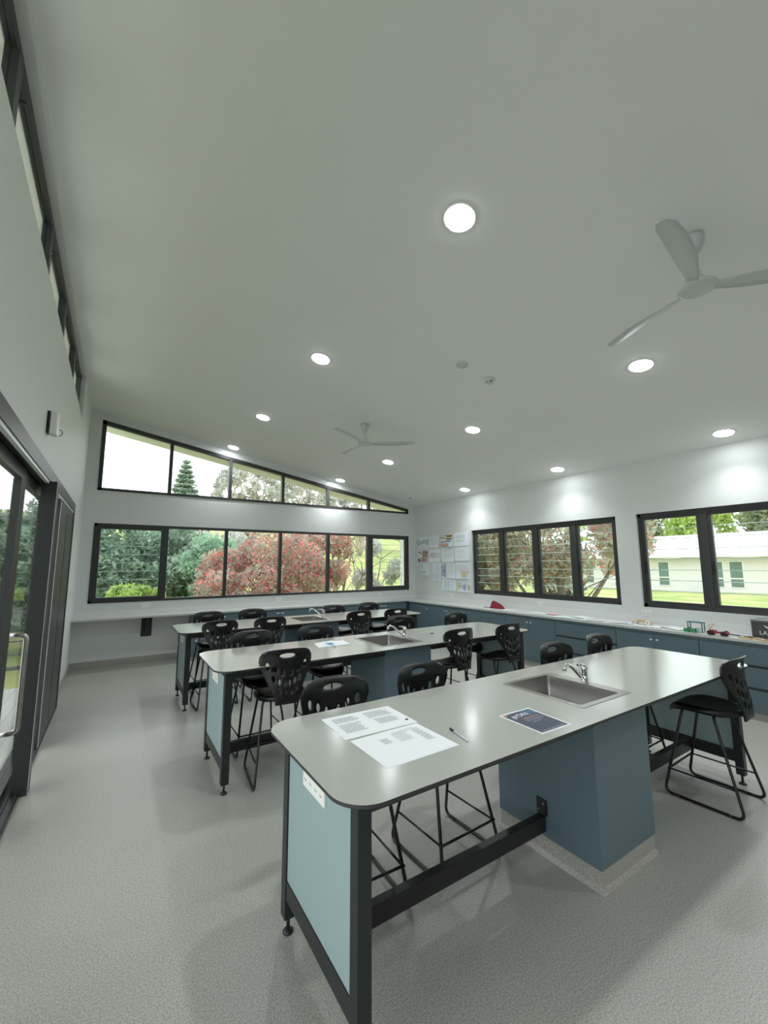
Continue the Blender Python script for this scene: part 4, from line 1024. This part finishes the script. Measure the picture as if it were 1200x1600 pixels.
# balustrade across the end of the deck and along its edge
bl = thing('balustrade', 'grey steel balustrade with horizontal rails around the veranda', 'railing', (-1.5, 8.6, -0.04))
M_bal = mat('grey_rail', srgb(92, 98, 98), 0.4, noise=0.05)
for x in (-2.75, -1.9, -1.05, -0.20): box('post', (x-0.025, x+0.025, 8.575, 8.625, -0.04, 1.08), M_bal, bl)
for y in (-2.5, -0.5, 1.5, 3.5, 5.5, 7.3): box('post', (-2.775, -2.725, y-0.025, y+0.025, -0.04, 1.08), M_bal, bl)
for z, r in ((1.10, 0.028), (0.86, 0.012), (0.66, 0.012), (0.46, 0.012), (0.26, 0.03)):
    q = MB(); q.tube([(-0.2, 8.6, z), (-2.75, 8.6, z), (-2.75, -2.6, z)], r, 8); q.build('rail', M_bal, bl)

def grass_mat():
    m = bpy.data.materials.new('lawn_grass'); m.use_nodes = True; nt = m.node_tree; p = nt.nodes['Principled BSDF']; L = nt.links.new
    tc = nt.nodes.new('ShaderNodeTexCoord'); n = nt.nodes.new('ShaderNodeTexNoise'); n.inputs['Scale'].default_value = 0.35; n.inputs['Detail'].default_value = 8
    r = nt.nodes.new('ShaderNodeValToRGB'); e = r.color_ramp.elements; e[0].position = 0.38; e[0].color = srgb(142, 160, 88); e[1].position = 0.62; e[1].color = srgb(188, 186, 124)
    L(tc.outputs['Object'], n.inputs['Vector']); L(n.outputs['Fac'], r.inputs[0]); L(r.outputs[0], p.inputs['Base Color']); p.inputs['Roughness'].default_value = 0.9
    return m
q = MB(); q.box(-16.0, -2.82, -9.0, 14.0, -0.72, -0.50); q.build('path', mat('pale_concrete', srgb(200, 200, 194), 0.8, noise=0.06, scale=2), kind='structure')
def ground_z(x, y):
    h = -0.75
    h += 0.17*max(0, y-28)-0.05*max(0, y-95)
    return h
q = MB(); nx, ny = 30, 40; vs = []
for j in range(ny+1):
    for i in range(nx+1):
        x, y = -60+180*i/nx, -40+180*j/ny; vs.append((x, y, ground_z(x, y)+0.15*math.sin(x*0.3)*math.sin(y*0.2)))
q.add(vs, [(j*(nx+1)+i, j*(nx+1)+i+1, (j+1)*(nx+1)+i+1, (j+1)*(nx+1)+i) for j in range(ny) for i in range(nx)], 0, True)
q.build('ground', grass_mat(), kind='structure')

# ------------------------------------------------------------------ outside: trees
def leaves(name, clumps, count, size, m, parent, aspect=2.2, droop=0.0, spread=0.75):
    """clumps: list of (centre, radii) ellipsoids; count leaves in all"""
    vol = np.array([r[0]*r[1]*r[2] for c_, r in clumps])**0.66; pr = vol/vol.sum()
    idx = rng.choice(len(clumps), count, p=pr); C = np.array([c_ for c_, r in clumps])[idx]; R = np.array([r for c_, r in clumps])[idx]
    d = rng.normal(size=(count, 3)); d /= np.linalg.norm(d, axis=1, keepdims=True); rad = rng.random(count)**(1/3)*0.35+0.65*rng.random(count)**0.3
    P = C+R*d*rad[:, None]*spread/0.75
    a = rng.normal(size=(count, 3)); a[:, 2] -= droop*2; a /= np.linalg.norm(a, axis=1, keepdims=True)
    b = np.cross(a, rng.normal(size=(count, 3))); b /= np.linalg.norm(b, axis=1, keepdims=True)
    s = size*(0.6+0.8*rng.random((count, 1))); la = a*s*aspect/2; lb = b*s/2
    off = np.array(wl(parent))
    V = np.stack([P-la, P+lb*0.9, P+la, P-lb*0.9], axis=1).reshape(-1, 3)-off
    me = bpy.data.meshes.new(name); me.vertices.add(count*4); me.vertices.foreach_set('co', V.astype(np.float32).ravel())
    me.loops.add(count*4); me.polygons.add(count); me.loops.foreach_set('vertex_index', np.arange(count*4)); me.polygons.foreach_set('loop_start', np.arange(0, count*4, 4))
    me.update(calc_edges=True); me.materials.append(m)
    o = bpy.data.objects.new(name, me); COL.objects.link(o); o.parent = parent; o['kind'] = 'stuff'; return o
def branches(parent, base, tips, r0, m, forks=3, seed=1):
    r = random.Random(seed); q = MB(); base = Vector(base)
    for t in tips:
        t = Vector(t); mid = base.lerp(t, 0.5)+Vector((r.uniform(-.2, .2), r.uniform(-.2, .2), r.uniform(0.0, .3)))*(t-base).length*0.25
        pts = [base*(1-s)**2+mid*2*s*(1-s)+t*s*s for s in [k/6 for k in range(7)]]
        q.tube(pts, [r0*(1-0.8*k/6) for k in range(7)], 6)
        for k in range(forks):
            p = pts[r.randint(2, 5)]; e = p+Vector((r.uniform(-1, 1), r.uniform(-1, 1), r.uniform(0.2, 1)))*(t-base).length*0.3
            q.tube([p, (p+e)/2+Vector((r.uniform(-.1, .1), r.uniform(-.1, .1), 0.05)), e], [r0*0.35, r0*0.22, r0*0.08], 5)
    return q.build('trunk', m, parent)
def shell(c_, r, n, k, seed):
    g = np.random.default_rng(seed); out = []
    for i in range(n):
        d = g.normal(size=3); d /= np.linalg.norm(d); out.append(((c_[0]+r[0]*d[0]*0.72, c_[1]+r[1]*d[1]*0.72, c_[2]+r[2]*d[2]*0.72), (r[0]*k, r[1]*k, r[2]*k)))
    return out
M_bark = mat('grey_bark', srgb(132, 122, 112), 0.9, noise=0.25, scale=9); M_bark2 = mat('pale_bark', srgb(178, 168, 156), 0.9, noise=0.2, scale=9)
L_dark = leaf_mat('dark_green_leaves', srgb(122, 140, 126), srgb(172, 192, 172), 1.5)
L_mid = leaf_mat('mid_green_leaves', srgb(132, 164, 140), srgb(176, 206, 178), 1.5)
L_lime = leaf_mat('lime_leaves', srgb(160, 186, 100), srgb(208, 222, 140), 2.0)
L_bright = leaf_mat('bright_lime_leaves', srgb(196, 220, 130), srgb(232, 240, 178), 2.0, 0.45)
L_olive = leaf_mat('bottlebrush_leaves', srgb(160, 158, 142), srgb(208, 202, 188), 2.0)
L_red = leaf_mat('red_flowers', srgb(226, 112, 110), srgb(250, 182, 174), 2.0)
L_gum = leaf_mat('gum_leaves', srgb(184, 186, 180), srgb(216, 217, 212), 1.0)
L_far = leaf_mat('distant_leaves', srgb(128, 142, 116), srgb(180, 184, 148), 0.5)

G = -0.75
def tree(name, label, base, tips, r0, bark, forks, seed, sets, group=None, cat='tree'):
    T = thing(name, label, cat, base, group)
    if tips: branches(T, base, tips, r0, bark, forks, seed)
    for (nm, cl, n, sz, m, asp, dr) in sets: leaves(nm, cl, n, sz, m, T, asp, dr)
    return T
# red bottlebrush behind the back window
c1_ = shell((4.75, 13.3, 1.05), (2.35, 1.6, 2.15), 30, 0.34, 1); c2_ = shell((7.0, 14.2, 2.15), (1.5, 1.4, 1.2), 20, 0.36, 2)
tree('bottlebrush_tree', 'dense domed bottlebrush covered in red flowers outside the back windows', (5.6, 13.7, G), [(4.0, 13.5, 1.6), (5.4, 13.7, 2.2), (6.6, 13.8, 2.1), (3.6, 13.6, 0.9)], 0.09, M_bark, 4, 5,
     [('foliage', c1_, 17000, 0.062, L_olive, 2.6, 0.1), ('flowers', c1_, 11000, 0.058, L_red, 1.8, 0.2)])
tree('bottlebrush_tree', 'open red-flowered bottlebrush with grey stems right of the dense one', (7.5, 14.0, G), [(6.6, 13.8, 2.1), (7.3, 14.0, 2.6), (8.2, 14.0, 2.4), (8.9, 14.1, 1.8), (7.7, 14.1, 2.4)], 0.08, M_bark, 4, 6,
     [('foliage', c2_, 9000, 0.06, L_olive, 2.6, 0.1), ('flowers', c2_, 6500, 0.055, L_red, 1.8, 0.2)])
# gum sapling seen through the right louvre bay
tree('gum_sapling', 'thin bare-stemmed gum tree in front of the grassy slope', (9.4, 15.0, G), [(8.6, 14.8, 2.4), (9.3, 15.0, 3.0), (10.2, 15.0, 2.6), (10.8, 15.2, 1.9), (9.9, 15.0, 1.5)], 0.07, M_bark2, 5, 8,
     [('foliage', shell((9.9, 15.0, 1.6), (1.3, 1.0, 1.4), 10, 0.28, 3), 1800, 0.08, L_gum, 3.2, 0.5)])
tree('bare_tree', 'pale half-bare tree rising behind the bottlebrush at its left', (5.4, 24.0, G), [(4.4, 24, 3.0), (5.2, 24, 3.8), (6.0, 24, 3.2), (6.8, 24, 2.8), (3.8, 24, 2.4)], 0.10, M_bark2, 6, 14, [('foliage', shell((5.2, 24, 2.6), (2.2, 1.4, 1.5), 18, 0.26, 15), 3200, 0.10, L_gum, 2.8, 0.4)])
# dark green trees left of the back window
for k, (cx, cy, rx, rz, cz, L_, n) in enumerate(((-0.9, 17.0, 2.6, 2.2, 1.9, L_dark, 16000), (2.4, 17.6, 2.1, 2.1, 1.6, L_dark, 15000), (3.6, 16.2, 1.2, 1.4, 1.6, L_mid, 8000))):
    cl = shell((cx, cy, cz), (rx, 1.8, rz), 26, 0.36, 20+k)
    tree('evergreen_tree', ['dark evergreen tree behind the left louvre bay', 'dark green tree between the louvre bay and the bottlebrush', 'lighter green tree leaning into the second pane'][k], (cx, cy, G), [(cx-0.6, cy, cz+0.6), (cx+0.5, cy, cz+0.9)], 0.14, M_bark, 3, 30+k, [('foliage', cl, n, 0.10, L_, 2.0, 0.0)])
tree('lime_shrub', 'small lime green shrub low in the left louvre bay', (1.05, 13.0, G), [(0.9, 13.0, 0.9), (1.3, 13.0, 0.8)], 0.03, M_bark, 2, 40, [('foliage', shell((1.05, 13.0, 0.85), (0.75, 0.6, 0.6), 12, 0.34, 41), 3500, 0.07, L_lime, 2.0, 0.0)], cat='shrub')
# Norfolk pine far away
np_ = thing('norfolk_pine', 'tall pyramid-shaped pine seen through the raked window', 'tree', (6.45, 50, ground_z(6.45, 50)))
gz = ground_z(6.45, 50); q = MB(); q.tube([(6.45, 50, gz), (6.45, 50, 13.3)], [0.25, 0.04], 8); q.build('trunk', M_bark, np_)
cl = []
for k in range(20):
    z = 13.4-0.55*k; rr = 0.18+0.165*k
    for j in range(9):
        a = 2*PI*j/9+k*0.5
        for s in (0.35, 0.7, 1.0): cl.append(((6.45+rr*s*math.cos(a), 50+rr*s*math.sin(a), z-0.12*s*rr+0.12*s*s*rr), (0.20+0.06*rr, 0.20+0.06*rr, 0.15)))
leaves('foliage', cl, 20000, 0.17, L_dark, np_, 2.2)
# tall sparse gums behind, filling the raked window
for k, (cx, cy, rx, rz, cz, n) in enumerate(((12.8, 48, 4.6, 4.4, 10.0, 6000), (21.0, 50, 4.8, 4.6, 10.2, 6500), (29.5, 51, 5.0, 4.2, 9.8, 6500), (39, 53, 5.6, 4.0, 9.2, 6500))):
    g = ground_z(cx, cy); cl = shell((cx, cy, cz), (rx*1.05, 2.8, rz*1.05), 110, 0.13, 60+k)
    tree('gum_tree', ['tall airy gum tree right of the pyramid pine', 'tall airy gum tree over the middle of the raked window', 'tall airy gum tree over the right half of the raked window', 'tall airy gum tree at the thin end of the raked window'][k], (cx, cy, g),
         [c_ for c_, r in cl[:16]], 0.20, M_bark2, 6, 70+k, [('foliage', cl, n, 0.19, L_gum, 2.6, 0.5)])
# row of trees on the hill top
for k in range(12):
    cx = 8+7.5*k+random.uniform(-1.5, 1.5); cy = 92+random.uniform(-3, 3); g = ground_z(cx, cy); h = random.uniform(3.0, 5.0)
    tree('hill_tree', 'distant grey-green tree in the row along the hill crest', (cx, cy, g), [(cx, cy, g+h*0.6)], 0.25, M_bark, 1, 80+k, [('foliage', shell((cx, cy, g+h*0.65), (3.2, 2.2, h*0.5), 10, 0.4, 90+k), 1500, 0.40, L_far, 1.6, 0.0)], 'trees on the hill crest')
# bottlebrush outside the right-hand windows
c3_ = shell((12.6, 8.2, 2.7), (2.3, 2.9, 1.7), 30, 0.30, 7)
tree('bottlebrush_tree', 'spreading bottlebrush with reddish flowers outside the right windows', (12.4, 8.0, G), [(11.6, 6.6, 2.4), (12.0, 7.4, 3.2), (12.4, 8.4, 3.4), (12.8, 9.4, 2.8), (11.6, 9.8, 2.2), (12.6, 5.8, 2.6), (11.8, 8.9, 2.2)], 0.10, M_bark, 5, 9,
     [('foliage', c3_, 15000, 0.065, L_olive, 2.6, 0.1), ('flowers', c3_, 2600, 0.06, L_red, 1.8, 0.2)])
c4_ = shell((13.2, 12.2, 2.2), (2.2, 2.2, 1.9), 22, 0.30, 8)
tree('bottlebrush_tree', 'leafy bottlebrush farther off, seen in the leftmost right-wall bay', (13.2, 12.2, G), [(12.4, 11.4, 2.2), (13.0, 12.4, 3.0), (13.6, 13.2, 2.6)], 0.09, M_bark, 4, 10, [('foliage', c4_, 11000, 0.07, L_olive, 2.6, 0.1), ('flowers', c4_, 2500, 0.06, L_red, 1.8, 0.2)])
c5_ = shell((18.0, 8.6, 1.9), (1.2, 1.2, 1.3), 8, 0.28, 9)
tree('small_tree', 'thin young tree with orange-tinged leaves before the far building', (18.0, 8.6, G), [(17.6, 8.0, 2.2), (18.2, 8.6, 2.8), (18.0, 9.3, 2.2)], 0.05, M_bark2, 5, 11, [('foliage', c5_, 900, 0.09, L_olive, 2.4, 0.2), ('flowers', c5_, 400, 0.09, L_red, 1.8, 0.2)])
# greenery seen through the sliding doors
for k, (cx, cy, r, cz, L_) in enumerate(((-4.6, 15.5, 2.2, 1.6, L_bright), (-6.5, 19.5, 2.8, 2.6, L_bright), (-8.5, 16.0, 2.6, 2.0, L_bright), (-3.2, 21.0, 2.4, 1.8, L_bright), (-11.0, 24.0, 4.0, 4.0, L_bright))):
    tree('garden_tree', ['bright lime tree just beyond the veranda rail', 'green tree behind the lime tree by the veranda', 'wide lime tree off to the left of the veranda', 'green tree at the end of the veranda by the house corner', 'largest green tree in the distance past the veranda'][k], (cx, cy, G), [(cx-0.5, cy, cz+0.5), (cx+0.5, cy+0.3, cz+0.6)], 0.10, M_bark, 3, 50+k, [('foliage', shell((cx, cy, cz), (r, r*0.8, r*0.85), 20, 0.36, 55+k), 8000, 0.11, L_, 2.0, 0.0)])
box('post', (7.60, 7.72, 9.95, 10.05, G, so(7.66)-0.001), M_soffit) if False else None
vp = MB(); vp.bbox(7.62, 7.72, 9.93, 10.03, G, so(7.67)-0.002, 0.005); o = vp.build('veranda_post', M_soffit); tag(o, 'pale square post outside the right end of the back window', 'post')

# ------------------------------------------------------------------ outside: long low building
bd = thing('school_building', 'long low white building with metal roof across the lawn', 'building', (46, 10, -0.75))
M_bwall = mat('building_wall', srgb(226, 220, 224), 0.8, noise=0.03, scale=2); M_roof = mat('pale_metal_roof', srgb(232, 230, 236), 0.4, noise=0.03, scale=1); M_bwin = mat('building_window', srgb(108, 128, 124), 0.25, noise=0.25, scale=1.5)
q = MB(); q.box(46.0, 54, -25, 33.0, -0.8, 2.35); q.build('wall', M_bwall, bd)
q = MB(); q.prism([(45.2, 2.5), (50, 4.9), (54.8, 2.5), (50, 4.5), ], lambda p, s: (p[0], (-25.6, 33.6)[s], p[1])) if False else q.prism([(45.1, 2.62), (50, 4.75), (54.9, 2.62)], lambda p, s: (p[0], (-25.6, 33.6)[s], p[1])); q.build('roof', M_roof, bd)
q = MB(); q.box(44.95, 45.1, -25.6, 33.6, 2.38, 2.72); q.build('gutter', M_roof, bd)
q = MB(); q.box(45.1, 46.0, -25.6, 33.6, 2.36, 2.42); q.build('eave_soffit', mat('soffit_olive', srgb(190, 192, 172), 0.8, noise=0.03), bd)
for yc in (30.0, 27.0, 22.4, 19.4, 15.1, 13.7, 9.4, 8.0, 4.0, 2.6):
    f = MB(); w, z0, z1 = 0.44, -0.25, 1.95
    f.box(45.93, 46.02, yc-w-0.07, yc+w+0.07, z1, z1+0.07); f.box(45.93, 46.02, yc-w-0.07, yc+w+0.07, z0-0.07, z0); f.box(45.93, 46.02, yc-w-0.07, yc-w, z0, z1); f.box(45.93, 46.02, yc+w, yc+w+0.07, z0, z1); f.box(45.93, 46.02, yc-w, yc+w, 0.45, 0.55)
    wi = f.build('window', M_white, bd)
    for a, b in ((z0, 0.45), (0.55, z1)): box('pane', (45.97, 45.99, yc-w, yc+w, a, b), M_bwin, wi)
# parked car half hidden by the window sill
CX, CYc, CG = 33.0, 22.2, -0.75
vc = thing('car', 'small silver car parked on the lawn beyond the right-hand bottlebrush', 'car', (CX, CYc, CG))
M_car = mat('silver_paint', srgb(150, 154, 160), 0.3, 0.5, noise=0.02); M_cgl = mat('car_glass', srgb(60, 68, 74), 0.1, noise=0.05)
q = MB(); q.prism([(2.1, 0.35), (2.1, 0.72), (1.9, 0.86), (1.0, 0.92), (-1.3, 0.95), (-1.95, 0.88), (-2.1, 0.6), (-2.1, 0.35)], lambda p, s: (CX+(-0.85, 0.85)[s], CYc+p[0], CG+p[1])); q.build('body', M_car, vc)
q = MB(); q.prism([(1.05, 0.93), (0.35, 1.42), (-0.95, 1.45), (-1.6, 0.95)], lambda p, s: (CX+(-0.72, 0.72)[s], CYc+p[0], CG+p[1])); q.build('cabin', M_cgl, vc)
q = MB(); q.prism([(0.40, 1.42), (0.30, 1.48), (-0.90, 1.50), (-1.0, 1.45)], lambda p, s: (CX+(-0.73, 0.73)[s], CYc+p[0], CG+p[1])); q.build('roof', M_car, vc)
for yy in (1.3, -1.3):
    for xx in (-0.78, 0.78):
        q = MB(); wheel(q, CX+xx, CYc+yy, CG+0.31, 0.31, 0.2); q.build('wheel', M_black, vc)
# shrubs and trees behind that building
for k in range(9):
    cy = 36-7.4*k; tree('backdrop_tree', 'bushy tree rising behind the roof of the long white building', (61, cy, -0.6), [(61, cy, 5)], 0.3, M_bark, 2, 120+k, [('foliage', shell((61, cy, 6.0), (3.5, 3.6, 4.6), 18, 0.38, 130+k), 4000, 0.36, L_far if k % 2 else L_lime, 1.8, 0.0)], 'trees behind the white building')
